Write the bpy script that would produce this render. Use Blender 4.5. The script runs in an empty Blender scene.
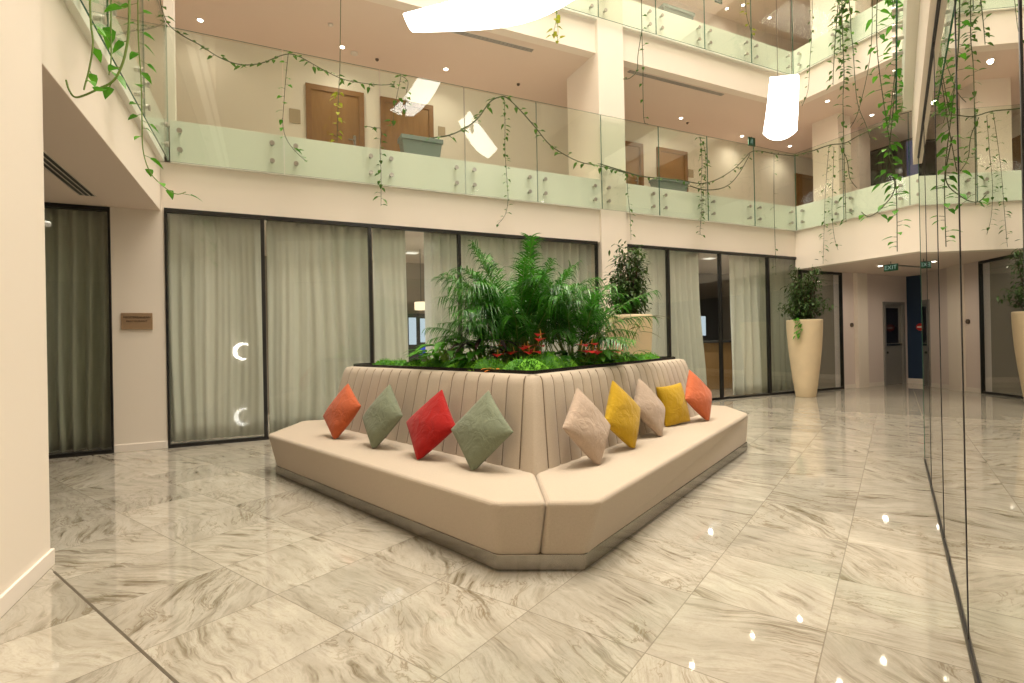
import bpy, math, random
from mathutils import Vector, Matrix
C = bpy.context.scene.collection
PI = math.pi
TX, TY = 0.8801, 0.4747            # direction of the glass wall, the tiles and the right side of the seat
def ts(t, s): return (t*TX - s*TY, t*TY + s*TX)

# ------------------------------------------------------------------ materials
def nt(name):
    m = bpy.data.materials.new(name); m.use_nodes = True
    n = m.node_tree; n.nodes.clear()
    return m, n.nodes, n.links
def plain(name, col, rough=.6, metal=0, spec=.5, bump=0, bscale=60, var=0, vscale=3, sheen=0, emis=None, estr=0):
    m, N, L = nt(name)
    o = N.new('ShaderNodeOutputMaterial'); b = N.new('ShaderNodeBsdfPrincipled')
    b.inputs['Base Color'].default_value = (*col, 1); b.inputs['Roughness'].default_value = rough
    b.inputs['Metallic'].default_value = metal; b.inputs['Specular IOR Level'].default_value = spec
    if sheen: b.inputs['Sheen Weight'].default_value = sheen
    tc = N.new('ShaderNodeTexCoord')
    if var:
        nz = N.new('ShaderNodeTexNoise'); nz.inputs['Scale'].default_value = vscale; nz.inputs['Detail'].default_value = 5
        L.new(tc.outputs['Object'], nz.inputs['Vector'])
        mx = N.new('ShaderNodeMix'); mx.data_type = 'RGBA'
        mx.inputs[6].default_value = (*[max(0, c*(1-var)) for c in col], 1); mx.inputs[7].default_value = (*[min(1, c*(1+var)) for c in col], 1)
        L.new(nz.outputs['Fac'], mx.inputs[0]); L.new(mx.outputs[2], b.inputs['Base Color'])
    if bump:
        nb = N.new('ShaderNodeTexNoise'); nb.inputs['Scale'].default_value = bscale; nb.inputs['Detail'].default_value = 3
        L.new(tc.outputs['Object'], nb.inputs['Vector'])
        bp = N.new('ShaderNodeBump'); bp.inputs['Strength'].default_value = bump; bp.inputs['Distance'].default_value = .004
        L.new(nb.outputs['Fac'], bp.inputs['Height']); L.new(bp.outputs['Normal'], b.inputs['Normal'])
    if emis:
        b.inputs['Emission Color'].default_value = (*emis, 1); b.inputs['Emission Strength'].default_value = estr
    L.new(b.outputs[0], o.inputs[0])
    return m
def glow(name, col, s):
    m, N, L = nt(name); o = N.new('ShaderNodeOutputMaterial'); e = N.new('ShaderNodeEmission')
    e.inputs[0].default_value = (*col, 1); e.inputs[1].default_value = s; L.new(e.outputs[0], o.inputs[0]); return m
def glass(name, tint, ior=1.5, rough=0.0):
    m, N, L = nt(name); o = N.new('ShaderNodeOutputMaterial')
    t = N.new('ShaderNodeBsdfTransparent'); t.inputs[0].default_value = (*tint, 1)
    g = N.new('ShaderNodeBsdfGlossy'); g.inputs['Roughness'].default_value = rough; g.inputs[0].default_value = (1, 1, 1, 1)
    f = N.new('ShaderNodeFresnel'); ge = N.new('ShaderNodeNewGeometry'); mi = N.new('ShaderNodeMix'); mi.inputs[2].default_value = ior; mi.inputs[3].default_value = 1/ior
    L.new(ge.outputs['Backfacing'], mi.inputs[0]); L.new(mi.outputs[0], f.inputs[0])   # thin sheet: both faces reflect as air to glass
    x = N.new('ShaderNodeMixShader'); L.new(f.outputs[0], x.inputs[0]); L.new(t.outputs[0], x.inputs[1]); L.new(g.outputs[0], x.inputs[2])
    L.new(x.outputs[0], o.inputs[0]); return m
def mirror(name, col, fac):
    m, N, L = nt(name); o = N.new('ShaderNodeOutputMaterial')
    d = N.new('ShaderNodeBsdfDiffuse'); d.inputs[0].default_value = (.02, .022, .02, 1)
    g = N.new('ShaderNodeBsdfGlossy'); g.inputs['Roughness'].default_value = 0.0; g.inputs[0].default_value = (*col, 1)
    x = N.new('ShaderNodeMixShader'); x.inputs[0].default_value = fac
    L.new(d.outputs[0], x.inputs[1]); L.new(g.outputs[0], x.inputs[2]); L.new(x.outputs[0], o.inputs[0]); return m
def fabric(name, col, scale=260, var=.12, bump=.35, trans=0, wr=0):
    m, N, L = nt(name); o = N.new('ShaderNodeOutputMaterial'); b = N.new('ShaderNodeBsdfPrincipled')
    tc = N.new('ShaderNodeTexCoord')
    n1 = N.new('ShaderNodeTexNoise'); n1.inputs['Scale'].default_value = scale; n1.inputs['Detail'].default_value = 2
    n2 = N.new('ShaderNodeTexNoise'); n2.inputs['Scale'].default_value = 90; n2.inputs['Detail'].default_value = 4
    L.new(tc.outputs['Object'], n1.inputs[0]); L.new(tc.outputs['Object'], n2.inputs[0])
    ad = N.new('ShaderNodeMath'); ad.operation = 'ADD'; L.new(n1.outputs[0], ad.inputs[0]); L.new(n2.outputs[0], ad.inputs[1])
    mr = N.new('ShaderNodeMapRange'); mr.inputs[1].default_value = .6; mr.inputs[2].default_value = 1.4
    L.new(ad.outputs[0], mr.inputs[0])
    mx = N.new('ShaderNodeMix'); mx.data_type = 'RGBA'
    mx.inputs[6].default_value = (*[c*(1-var) for c in col], 1); mx.inputs[7].default_value = (*[min(1, c*(1+var)) for c in col], 1)
    L.new(mr.outputs[0], mx.inputs[0]); L.new(mx.outputs[2], b.inputs['Base Color'])
    b.inputs['Roughness'].default_value = .85; b.inputs['Specular IOR Level'].default_value = .2; b.inputs['Sheen Weight'].default_value = .15
    bp = N.new('ShaderNodeBump'); bp.inputs['Strength'].default_value = bump; bp.inputs['Distance'].default_value = .002
    L.new(n1.outputs[0], bp.inputs['Height']); L.new(bp.outputs[0], b.inputs['Normal'])
    if wr:                                              # soft creases
        n4 = N.new('ShaderNodeTexNoise'); n4.inputs['Scale'].default_value = 9; n4.inputs['Detail'].default_value = 2; n4.inputs['Distortion'].default_value = 1.2
        L.new(tc.outputs['Object'], n4.inputs[0]); b4 = N.new('ShaderNodeBump'); b4.inputs['Strength'].default_value = wr; b4.inputs['Distance'].default_value = .03
        L.new(n4.outputs[0], b4.inputs['Height']); L.new(bp.outputs[0], b4.inputs['Normal']); L.new(b4.outputs[0], b.inputs['Normal'])
    if trans:
        tl = N.new('ShaderNodeBsdfTranslucent'); L.new(mx.outputs[2], tl.inputs[0]); ms = N.new('ShaderNodeMixShader'); ms.inputs[0].default_value = trans
        L.new(b.outputs[0], ms.inputs[1]); L.new(tl.outputs[0], ms.inputs[2]); L.new(ms.outputs[0], o.inputs[0])
    else: L.new(b.outputs[0], o.inputs[0])
    return m
def wood(name, c1, c2, scale=(1, 1, 14)):
    m, N, L = nt(name); o = N.new('ShaderNodeOutputMaterial'); b = N.new('ShaderNodeBsdfPrincipled')
    tc = N.new('ShaderNodeTexCoord'); mp = N.new('ShaderNodeMapping'); mp.inputs['Scale'].default_value = scale
    nz = N.new('ShaderNodeTexNoise'); nz.inputs['Scale'].default_value = 2.5; nz.inputs['Detail'].default_value = 7; nz.inputs['Distortion'].default_value = .6
    L.new(tc.outputs['Object'], mp.inputs[0]); L.new(mp.outputs[0], nz.inputs[0])
    mx = N.new('ShaderNodeMix'); mx.data_type = 'RGBA'; mx.inputs[6].default_value = (*c1, 1); mx.inputs[7].default_value = (*c2, 1)
    L.new(nz.outputs[0], mx.inputs[0]); L.new(mx.outputs[2], b.inputs['Base Color']); b.inputs['Roughness'].default_value = .4
    L.new(b.outputs[0], o.inputs[0]); return m
def leafmat(name, c1, c2, rough=.42, trans=.25):
    m, N, L = nt(name); o = N.new('ShaderNodeOutputMaterial'); b = N.new('ShaderNodeBsdfPrincipled')
    tc = N.new('ShaderNodeTexCoord'); nz = N.new('ShaderNodeTexNoise'); nz.inputs['Scale'].default_value = 9; nz.inputs['Detail'].default_value = 3
    L.new(tc.outputs['Object'], nz.inputs[0])
    mr = N.new('ShaderNodeMapRange'); mr.inputs[1].default_value = .3; mr.inputs[2].default_value = .7; L.new(nz.outputs[0], mr.inputs[0])
    mx = N.new('ShaderNodeMix'); mx.data_type = 'RGBA'; mx.inputs[6].default_value = (*c1, 1); mx.inputs[7].default_value = (*c2, 1)
    L.new(mr.outputs[0], mx.inputs[0]); L.new(mx.outputs[2], b.inputs['Base Color']); b.inputs['Roughness'].default_value = rough
    b.inputs['Specular IOR Level'].default_value = .4
    tl = N.new('ShaderNodeBsdfTranslucent'); L.new(mx.outputs[2], tl.inputs[0])
    ms = N.new('ShaderNodeMixShader'); ms.inputs[0].default_value = trans
    L.new(b.outputs[0], ms.inputs[1]); L.new(tl.outputs[0], ms.inputs[2]); L.new(ms.outputs[0], o.inputs[0]); return m
def marble(name):
    m, N, L = nt(name); o = N.new('ShaderNodeOutputMaterial'); b = N.new('ShaderNodeBsdfPrincipled')
    def M(op, a, c=None, d=None):
        x = N.new('ShaderNodeMath'); x.operation = op
        for i, v in enumerate((a, c, d)):
            if v is None: continue
            if isinstance(v, (int, float)): x.inputs[i].default_value = v
            else: L.new(v, x.inputs[i])
        return x.outputs[0]
    tc = N.new('ShaderNodeTexCoord')
    vr = N.new('ShaderNodeVectorRotate'); vr.rotation_type = 'Z_AXIS'; vr.inputs['Angle'].default_value = -math.atan2(TY, TX)
    L.new(tc.outputs['Object'], vr.inputs['Vector'])
    sp = N.new('ShaderNodeSeparateXYZ'); L.new(vr.outputs[0], sp.inputs[0])
    u = M('DIVIDE', M('SUBTRACT', sp.outputs[0], .857), .63); v = M('DIVIDE', M('SUBTRACT', sp.outputs[1], .275), .615)
    cu = M('FLOOR', u); cv = M('FLOOR', v); fu = M('SUBTRACT', u, cu); fv = M('SUBTRACT', v, cv)
    eu = M('MINIMUM', fu, M('SUBTRACT', 1, fu)); ev = M('MINIMUM', fv, M('SUBTRACT', 1, fv))
    ed = M('MINIMUM', eu, ev)
    gr = M('LESS_THAN', ed, .0042)
    cb = N.new('ShaderNodeCombineXYZ'); L.new(cu, cb.inputs[0]); L.new(cv, cb.inputs[1])
    wn = N.new('ShaderNodeTexWhiteNoise'); wn.noise_dimensions = '2D'; L.new(cb.outputs[0], wn.inputs['Vector'])
    ws = N.new('ShaderNodeSeparateColor'); L.new(wn.outputs['Color'], ws.inputs[0])
    ang = M('MULTIPLY', M('SUBTRACT', ws.outputs[0], .35), 1.5)
    lc = N.new('ShaderNodeCombineXYZ'); L.new(sp.outputs[0], lc.inputs[0]); L.new(sp.outputs[1], lc.inputs[1])
    L.new(M('MULTIPLY', wn.outputs['Value'], 40), lc.inputs[2])
    r2 = N.new('ShaderNodeVectorRotate'); r2.rotation_type = 'Z_AXIS'; L.new(lc.outputs[0], r2.inputs['Vector']); L.new(ang, r2.inputs['Angle'])
    # big swirl that bends the streaks
    wz = N.new('ShaderNodeTexNoise'); wz.inputs['Scale'].default_value = 1.7; wz.inputs['Detail'].default_value = 3; L.new(r2.outputs[0], wz.inputs[0])
    wv = N.new('ShaderNodeVectorMath'); wv.operation = 'SUBTRACT'; L.new(wz.outputs['Color'], wv.inputs[0]); wv.inputs[1].default_value = (.5, .5, .5)
    wm = N.new('ShaderNodeVectorMath'); wm.operation = 'SCALE'; L.new(wv.outputs[0], wm.inputs[0]); wm.inputs['Scale'].default_value = .26
    wa = N.new('ShaderNodeVectorMath'); wa.operation = 'ADD'; L.new(r2.outputs[0], wa.inputs[0]); L.new(wm.outputs[0], wa.inputs[1])
    def noise(scale3, det, ro, dist, src=None):
        mp = N.new('ShaderNodeMapping'); mp.inputs['Scale'].default_value = scale3; L.new((src or wa).outputs[0], mp.inputs[0])
        n = N.new('ShaderNodeTexNoise'); n.inputs['Scale'].default_value = 1; n.inputs['Detail'].default_value = det; n.inputs['Roughness'].default_value = ro; n.inputs['Distortion'].default_value = dist
        L.new(mp.outputs[0], n.inputs[0]); return n.outputs[0]
    def rng(v, a, b_, c=0, d=1):
        x = N.new('ShaderNodeMapRange'); x.inputs[1].default_value = a; x.inputs[2].default_value = b_; x.inputs[3].default_value = c; x.inputs[4].default_value = d; L.new(v, x.inputs[0]); return x.outputs[0]
    def mix(f, a, c):
        x = N.new('ShaderNodeMix'); x.data_type = 'RGBA'
        for i, v in ((0, f), (6, a), (7, c)):
            if isinstance(v, tuple): x.inputs[i].default_value = v
            else: L.new(v, x.inputs[i])
        return x.outputs[2]
    broad = noise((7, 1.6, 1), 6, .62, .3)
    fine = noise((38, 4.5, 1), 8, .75, .2)
    grain = noise((90, 60, 1), 3, .7, 0)
    patch = rng(noise((3.2, 1.5, 1), 4, .6, .8), .47, .62)
    base = mix(rng(broad, .30, .62), (.39, .355, .285, 1), (.525, .485, .405, 1))
    base = mix(M('MULTIPLY', rng(fine, .50, .33), .7), base, (.29, .255, .19, 1))
    base = mix(M('MULTIPLY', rng(grain, .55, .30), .35), base, (.36, .33, .265, 1))
    # brown streaks gathered in patches, and thin swirling veins
    streak = rng(noise((20, 1.7, 1), 7, .66, .35), .52, .37)
    base = mix(M('MULTIPLY', M('MULTIPLY', streak, patch), .95), base, (.16, .125, .075, 1))
    v1 = rng(M('ABSOLUTE', M('SUBTRACT', noise((5.5, 2.2, 1), 5, .6, 1.6), .5)), 0, .022, 1, 0)
    base = mix(M('MULTIPLY', M('MULTIPLY', v1, rng(noise((2.2, 1.5, 2), 3, .5, 0), .48, .60)), .7), base, (.20, .15, .085, 1))
    class _o: outputs = {2: base}
    m1 = _o
    # per-tile tone
    tn = N.new('ShaderNodeMix'); tn.data_type = 'RGBA'; tn.blend_type = 'MULTIPLY'; tn.inputs[0].default_value = 1
    tv = N.new('ShaderNodeMapRange'); tv.inputs[3].default_value = .84; tv.inputs[4].default_value = 1.04; L.new(ws.outputs[1], tv.inputs[0])
    L.new(m1.outputs[2], tn.inputs[6]); L.new(tv.outputs[0], tn.inputs[7])
    m2 = N.new('ShaderNodeMix'); m2.data_type = 'RGBA'; L.new(M('MULTIPLY', gr, .8), m2.inputs[0]); L.new(tn.outputs[2], m2.inputs[6]); m2.inputs[7].default_value = (.22, .19, .145, 1)
    L.new(m2.outputs[2], b.inputs['Base Color'])
    b.inputs['Roughness'].default_value = .035; b.inputs['IOR'].default_value = 1.75
    bp = N.new('ShaderNodeBump'); bp.inputs['Strength'].default_value = .25; bp.inputs['Distance'].default_value = .002; bp.invert = True
    L.new(gr, bp.inputs['Height']); L.new(bp.outputs[0], b.inputs['Normal'])
    L.new(b.outputs[0], o.inputs[0]); return m

M = dict(
 marble=marble('marble_tiles'),
 wall=plain('cream_wall_paint', (.88, .80, .70), .75, spec=.25, bump=.05, bscale=30),
 white=plain('white_paint', (.88, .81, .73), .6, spec=.3),
 slab=plain('white_slab_edge', (.92, .90, .82), .6, spec=.3),
 ceil=plain('ceiling_paint', (.80, .675, .575), .85, spec=.15),
 lobby=plain('lobby_wall_paint', (.78, .68, .63), .7, spec=.2),
 navy=plain('navy_panel', (.012, .035, .085), .6),
 black=plain('black_aluminium', (.012, .011, .010), .35, spec=.5),
 seal=plain('dark_gasket', (.018, .016, .020), .4),
 channel=plain('bronze_grey_channel', (.12, .11, .09), .4, metal=.6),
 steel=plain('brushed_steel', (.34, .315, .28), .2, metal=1, bump=.04, bscale=200),
 bolt=plain('satin_steel', (.50, .48, .42), .35, metal=1),
 grey=plain('grey_metal_door', (.30, .29, .27), .45, metal=.3),
 glass=glass('balustrade_glass', (.945, .985, .95), 1.5),
 gedge=plain('glass_edge_green', (.03, .13, .085), .15, spec=.6),
 pane=glass('window_glass', (.955, .97, .945), 1.52),
 mirror=mirror('reflective_glass', (.97, .97, .95), .84),
 seat=fabric('beige_upholstery', (.49, .41, .32), 260, .07),
 seam_shade=fabric('seam_crease_shade', (.20, .15, .10)),  # shade of the seam creases, put into a darker fabric colour
 orange=fabric('orange_fabric', (.46, .10, .034), wr=.5), orange2=fabric('coral_orange_fabric', (.56, .14, .055), wr=.5),
 sage=fabric('sage_fabric', (.185, .21, .14), wr=.5), red=fabric('red_fabric', (.34, .008, .006), wr=.5),
 beige=fabric('sand_fabric', (.44, .335, .255), wr=.5), yellow=fabric('mustard_fabric', (.50, .31, .012), wr=.5),
 soil=plain('dark_soil', (.035, .024, .015), .95, bump=1, bscale=40, var=.4, vscale=20),
 rim=plain('black_rim', (.014, .012, .010), .25),
 curtain=fabric('cream_curtain', (.88, .88, .83), 300, .05, .1, .05),
 curtain2=fabric('olive_shade_curtain', (.60, .61, .52), 300, .06, .1, .05),  # dimness of the left recess is put into this darker curtain colour
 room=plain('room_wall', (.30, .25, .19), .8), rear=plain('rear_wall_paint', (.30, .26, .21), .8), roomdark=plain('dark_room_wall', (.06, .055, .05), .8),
 wood=wood('brown_door_wood', (.22, .10, .022), (.36, .18, .05), (6, 1, 1)),
 woodf=wood('door_frame_wood', (.20, .09, .022), (.30, .14, .04), (1, 1, 6)),
 oak=wood('oak_counter', (.34, .19, .07), (.46, .27, .11), (6, 6, 1)),
 bronze=plain('bronze_plaque', (.40, .27, .16), .4, metal=.25, var=.15, vscale=8),
 letter=plain('dark_lettering', (.05, .03, .015), .6),
 stone=plain('travertine_planter', (.76, .62, .41), .65, bump=.3, bscale=14, var=.12, vscale=3.5),
 pebble=plain('white_pebble', (.75, .73, .68), .6), boxgrey=plain('grey_plastic', (.17, .20, .18), .5),
 leaf=leafmat('vine_leaf', (.05, .15, .012), (.11, .27, .03)), leafb=leafmat('bright_leaf', (.05, .24, .010), (.14, .44, .025)),
 leafy=leafmat('yellow_green_leaf', (.30, .36, .02), (.48, .50, .05)), stem=plain('vine_stem', (.055, .075, .022), .6), stemg=plain('green_stem', (.16, .26, .035), .5),
 palm=leafmat('palm_leaf', (.010, .075, .008), (.085, .36, .022), .3), palmstem=plain('palm_cane', (.16, .24, .05), .5),
 moss=leafmat('moss', (.09, .32, .012), (.24, .58, .03), .8, .1), mossd=leafmat('dark_moss', (.035, .15, .012), (.10, .30, .02), .8, .1),
 ficus=leafmat('shrub_leaf', (.025, .06, .016), (.09, .17, .035)), bark=plain('bark', (.10, .07, .045), .85, bump=.5),
 dark=leafmat('purple_leaf', (.02, .012, .016), (.05, .02, .03)), flower=leafmat('red_spathe', (.42, .012, .014), (.62, .03, .025), .3, .15),
 spadix=plain('spadix', (.75, .55, .12), .6), brom=leafmat('orange_leaf', (.70, .16, .02), (.80, .36, .03)), olive=leafmat('bronze_leaf', (.12, .10, .02), (.20, .22, .05)),
 lamp=glow('lamp_glow', (1, .96, .88), 9), crescent=glow('crescent_glow', (1, .97, .92), 30), spot=glow('downlight_glow', (1, .93, .80), 14), shade=glow('lampshade_glow', (1, .80, .52), 1.6),
 panel=glow('panel_glow', (1, .93, .80), 1.1), screen=glow('screen_glow', (.75, .88, 1), .8), bluew=glow('blue_lit_pane', (.10, .16, .75), .7),
 exitg=plain('exit_green', (.012, .075, .03), .4, emis=(.01, .10, .04), estr=.12), exitw=glow('exit_letters', (.70, 1, .78), .3),
 alarm=plain('alarm_red', (.55, .02, .02), .35), dial=plain('dial_brown', (.10, .07, .05), .5),
 beigeplate=plain('tan_plate', (.46, .36, .24), .45), dkwin=plain('dark_window', (.015, .014, .018), .1, spec=.6), bluewin=plain('blue_dusk_window', (.03, .04, .10), .15, emis=(.05, .06, .20), estr=.35),
 smoke=plain('detector_white', (.70, .64, .56), .5),
)

# ------------------------------------------------------------------ mesh helper
class MB:
    def __init__(s): s.v = []; s.f = []; s.m = []
    def face(s, ids, mi=0): s.f.append(ids); s.m.append(mi)
    def add(s, pts, faces, mi=0):
        o = len(s.v); s.v += [tuple(p) for p in pts]
        for f in faces: s.face([o+i for i in f], mi)
        return s
    def box(s, x0, x1, y0, y1, z0, z1, mi=0):
        return s.prism([(x0, y0), (x1, y0), (x1, y1), (x0, y1)], z0, z1, mi)
    def prism(s, poly, z0, z1, mi=0, top=None, cap=None):
        a = sum(poly[i][0]*poly[(i+1) % len(poly)][1]-poly[(i+1) % len(poly)][0]*poly[i][1] for i in range(len(poly)))
        top = top or poly
        if a < 0: poly = poly[::-1]; top = top[::-1]
        n = len(poly)
        pts = [(x, y, z0) for x, y in poly]+[(x, y, z1) for x, y in top]
        c = mi if cap is None else cap
        o = len(s.v); s.v += pts
        s.face([o+i for i in range(n)][::-1], c); s.face([o+n+i for i in range(n)], c)
        for i in range(n): s.face([o+i, o+(i+1) % n, o+n+(i+1) % n, o+n+i], mi)
        return s
    def tsbox(s, t0, t1, s0, s1, z0, z1, mi=0):
        return s.prism([ts(t0, s0), ts(t1, s0), ts(t1, s1), ts(t0, s1)], z0, z1, mi)
    def tube(s, path, r, n=6, mi=0, r1=None, cap=True):
        P = [Vector(p) for p in path]; o = len(s.v); k = len(P)
        for i, p in enumerate(P):
            d = (P[min(i+1, k-1)]-P[max(i-1, 0)])
            if d.length < 1e-9: d = Vector((0, 0, 1))
            d.normalize(); a = d.orthogonal() if abs(d.z) > .9 else d.cross(Vector((0, 0, 1)))
            if abs(d.z) > .9: a = Vector((1, 0, 0))-d*d.x
            a.normalize(); b = d.cross(a)
            rr = r if r1 is None else r+(r1-r)*i/(k-1)
            for j in range(n):
                t = 2*PI*j/n; s.v.append(tuple(p+(a*math.cos(t)+b*math.sin(t))*rr))
        for i in range(k-1):
            for j in range(n): s.face([o+i*n+j, o+i*n+(j+1) % n, o+(i+1)*n+(j+1) % n, o+(i+1)*n+j], mi)
        if cap: s.face([o+j for j in range(n)][::-1], mi); s.face([o+(k-1)*n+j for j in range(n)], mi)
        return s
    def lathe(s, prof, c=(0, 0, 0), n=32, mi=0):
        o = len(s.v); k = len(prof)
        for r, z in prof:
            for j in range(n): t = 2*PI*j/n; s.v.append((c[0]+r*math.cos(t), c[1]+r*math.sin(t), c[2]+z))
        for i in range(k-1):
            for j in range(n): s.face([o+i*n+j, o+i*n+(j+1) % n, o+(i+1)*n+(j+1) % n, o+(i+1)*n+j], mi)
        if prof[0][0] > 1e-6: s.face([o+j for j in range(n)][::-1], mi)
        if prof[-1][0] > 1e-6: s.face([o+(k-1)*n+j for j in range(n)], mi)
        return s
    def disc(s, c, nrm, r, h, n=14, mi=0):
        c = Vector(c); nrm = Vector(nrm).normalized(); return s.tube([c, c+nrm*h], r, n, mi)
    def leaf(s, p, d, up, L, W, droop=.25, mi=0, fold=.18, heart=False):
        d = Vector(d).normalized(); up = Vector(up); sd = d.cross(up)
        if sd.length < 1e-4: sd = d.orthogonal()
        sd.normalize(); up = sd.cross(d).normalized(); p = Vector(p)
        st = ((0, 0), (.18, .46), (.5, .42), (.8, .2), (1, 0)) if heart else ((0, .03), (.25, .38), (.55, .46), (.82, .24), (1, 0))
        o = len(s.v)
        for t, w in st:
            c = p+d*L*t-Vector((0, 0, 1))*droop*L*t*t
            s.v.append(tuple(c)); s.v.append(tuple(c+sd*W*w+up*W*w*fold)); s.v.append(tuple(c-sd*W*w+up*W*w*fold))
        for i in range(4):
            a = o+i*3; b = a+3
            s.face([a, b, b+1, a+1], mi); s.face([a, a+2, b+2, b], mi)
        return s
    def blade(s, p, d, up, L, W, droop, mi=0, seg=3):
        d = Vector(d).normalized(); up = Vector(up); sd = d.cross(up)
        if sd.length < 1e-4: sd = d.orthogonal()
        sd.normalize(); p = Vector(p); o = len(s.v)
        for i in range(seg+1):
            t = i/seg; w = W*.5*(1-t)**.6*(.55+.9*min(t*2, .5)) if i < seg else 0
            c = p+d*L*t-Vector((0, 0, 1))*droop*L*t*t
            s.v.append(tuple(c+sd*w)); s.v.append(tuple(c-sd*w))
        for i in range(seg): a = o+2*i; s.face([a, a+1, a+3, a+2], mi)
        return s
    def build(s, name, mats, parent=None, smooth=False, bevel=0, seg=2, loc=None, local=False):
        me = bpy.data.meshes.new(name); v = s.v
        if parent and not local:                     # geometry is given in world coordinates
            q = parent; off = Vector((0, 0, 0))
            while q: off += q.location; q = q.parent
            v = [(x-off.x, y-off.y, z-off.z) for x, y, z in v]
        if loc is not None and not parent: v = [(x-loc[0], y-loc[1], z-loc[2]) for x, y, z in v]
        me.from_pydata(v, [], s.f); mats = mats if isinstance(mats, (list, tuple)) else [mats]
        for m in mats: me.materials.append(m)
        me.polygons.foreach_set('material_index', s.m)
        if smooth: me.polygons.foreach_set('use_smooth', [True]*len(s.f))
        me.update(); me.validate()
        o = bpy.data.objects.new(name, me); C.objects.link(o)
        if loc is not None and not parent: o.location = loc
        if parent: o.parent = parent
        if bevel:
            b = o.modifiers.new('bevel', 'BEVEL'); b.width = bevel; b.segments = seg; b.limit_method = 'ANGLE'; b.angle_limit = .6
        return o
def empty(name, loc, label, cat, group=None, rz=0):
    o = bpy.data.objects.new(name, None); C.objects.link(o); o.location = loc; o.rotation_euler.z = rz; o.empty_display_size = .05
    return tag(o, label, cat, group)
def tag(o, label, cat, group=None, kind=None):
    o['label'] = label; o['category'] = cat
    if group: o['group'] = group
    if kind: o['kind'] = kind
    return o
def struct(name, mb, mat, parent=None, **k):
    o = mb.build(name, mat, parent, **k)
    if not parent: o['kind'] = 'structure'
    return o
def copy_tree(o, parent=None):
    c = o.copy(); C.objects.link(c); c.parent = parent
    for ch in list(o.children): copy_tree(ch, c)
    return c
def text_mb(txt, size, depth=.002):
    cu = bpy.data.curves.new('lettering', 'FONT'); cu.body = txt; cu.size = size; cu.extrude = depth; cu.align_x = 'CENTER'; cu.align_y = 'CENTER'
    ob = bpy.data.objects.new('lettering', cu); C.objects.link(ob); dg = bpy.context.evaluated_depsgraph_get()
    me = bpy.data.meshes.new_from_object(ob.evaluated_get(dg)); mb = MB()
    mb.add([v.co[:] for v in me.vertices], [list(p.vertices) for p in me.polygons])
    bpy.data.objects.remove(ob); bpy.data.curves.remove(cu); bpy.data.meshes.remove(me); return mb
def smooth_path(P, n=6):
    P = [Vector(p) for p in P]; out = []
    for i in range(len(P)-1):
        a, b, c, d = P[max(i-1, 0)], P[i], P[i+1], P[min(i+2, len(P)-1)]
        for k in range(n):
            t = k/n; out.append(.5*((2*b)+(c-a)*t+(2*a-5*b+4*c-d)*t*t+(3*b-a-3*c+d)*t**3))
    out.append(P[-1]); return out

# ================================================================== THE SETTING
W = M['wall']
struct('floor', MB().box(-7, 18.5, -5, 13.2, -.12, 0), M['marble'])
struct('trim_1', MB().tsbox(.849, .861, -.22, 4.17, -.01, .002), plain('dark_expansion_joint', (.10, .08, .055), .6))
# left wall by the camera, its skirting, and the fascia that runs on above the recess
struct('wall_left', MB().box(-1.65, -1.28, -5, 4.20, 0, 3.92), W)
struct('baseboard_left', MB().box(-1.28, -1.262, -5, 4.20, 0, .105).box(-1.65, -1.262, 4.20, 4.217, 0, .105), M['white'], bevel=.006)
struct('wall_left_fascia', MB().box(-1.65, -1.325, 4.20, 8.39, 3.245, 3.92), W)
struct('wall_left_recess', MB().box(-6.2, -6.0, -1, 13, 0, 3.9), W)
struct('ceiling_left_recess', MB().box(-6.0, -1.326, 4.205, 8.39, 3.24, 3.25).box(-6.0, -1.65, -1, 8.39, 3.25, 3.4), M['ceil'])
# back wall: pier with the plaque, fascia over the glazing, column
struct('wall_back_pier', MB().box(-1.885, -1.29, 8.385, 8.62, 0, 3.3), W)
struct('baseboard_back', MB().box(-1.885, -1.29, 8.368, 8.385, 0, .105), M['white'], bevel=.006)
struct('wall_back_fascia', MB().box(-6, 5.87, 8.40, 8.62, 3.28, 3.92).box(6.48, 11.6, 8.40, 8.62, 3.28, 3.92), W)
struct('wall_back_column', MB().box(5.87, 6.48, 8.338, 9.5, 0, 15), W)
struct('wall_back_fascia_upper', MB().box(-6, 5.87, 8.42, 8.62, 7.0, 7.64).box(6.48, 11.6, 8.42, 8.62, 7.0, 7.64), W)
# third side, over the lobby
struct('wall_right_fascia', MB().box(11.55, 11.8, .5, 8.40, 2.985, 3.92), W)
struct('wall_right_fascia_upper', MB().box(11.55, 11.8, .5, 8.42, 6.985, 7.64), W)
# slab edges behind the balustrade glass
struct('trim_2', MB().box(-1.2, 11.55, 8.345, 8.62, 3.905, 4.49), M['slab'], bevel=.004)
struct('trim_3', MB().box(-1.65, -1.265, -5, 8.345, 3.905, 4.49), M['slab'], bevel=.004)
struct('trim_4', MB().box(11.495, 11.8, .5, 8.62, 3.905, 4.49), M['slab'], bevel=.004)
struct('trim_5', MB().box(-1.2, 11.55, 8.345, 8.62, 7.625, 8.22), M['slab'], bevel=.004)
struct('trim_6', MB().box(11.495, 11.8, .5, 8.62, 7.625, 8.22), M['slab'], bevel=.004)
struct('trim_7', MB().box(-1.65, -1.265, -5, 8.345, 7.625, 8.22).box(-1.65, -1.325, -5, 8.4, 7.0, 7.625), M['slab'], bevel=.004)
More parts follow.
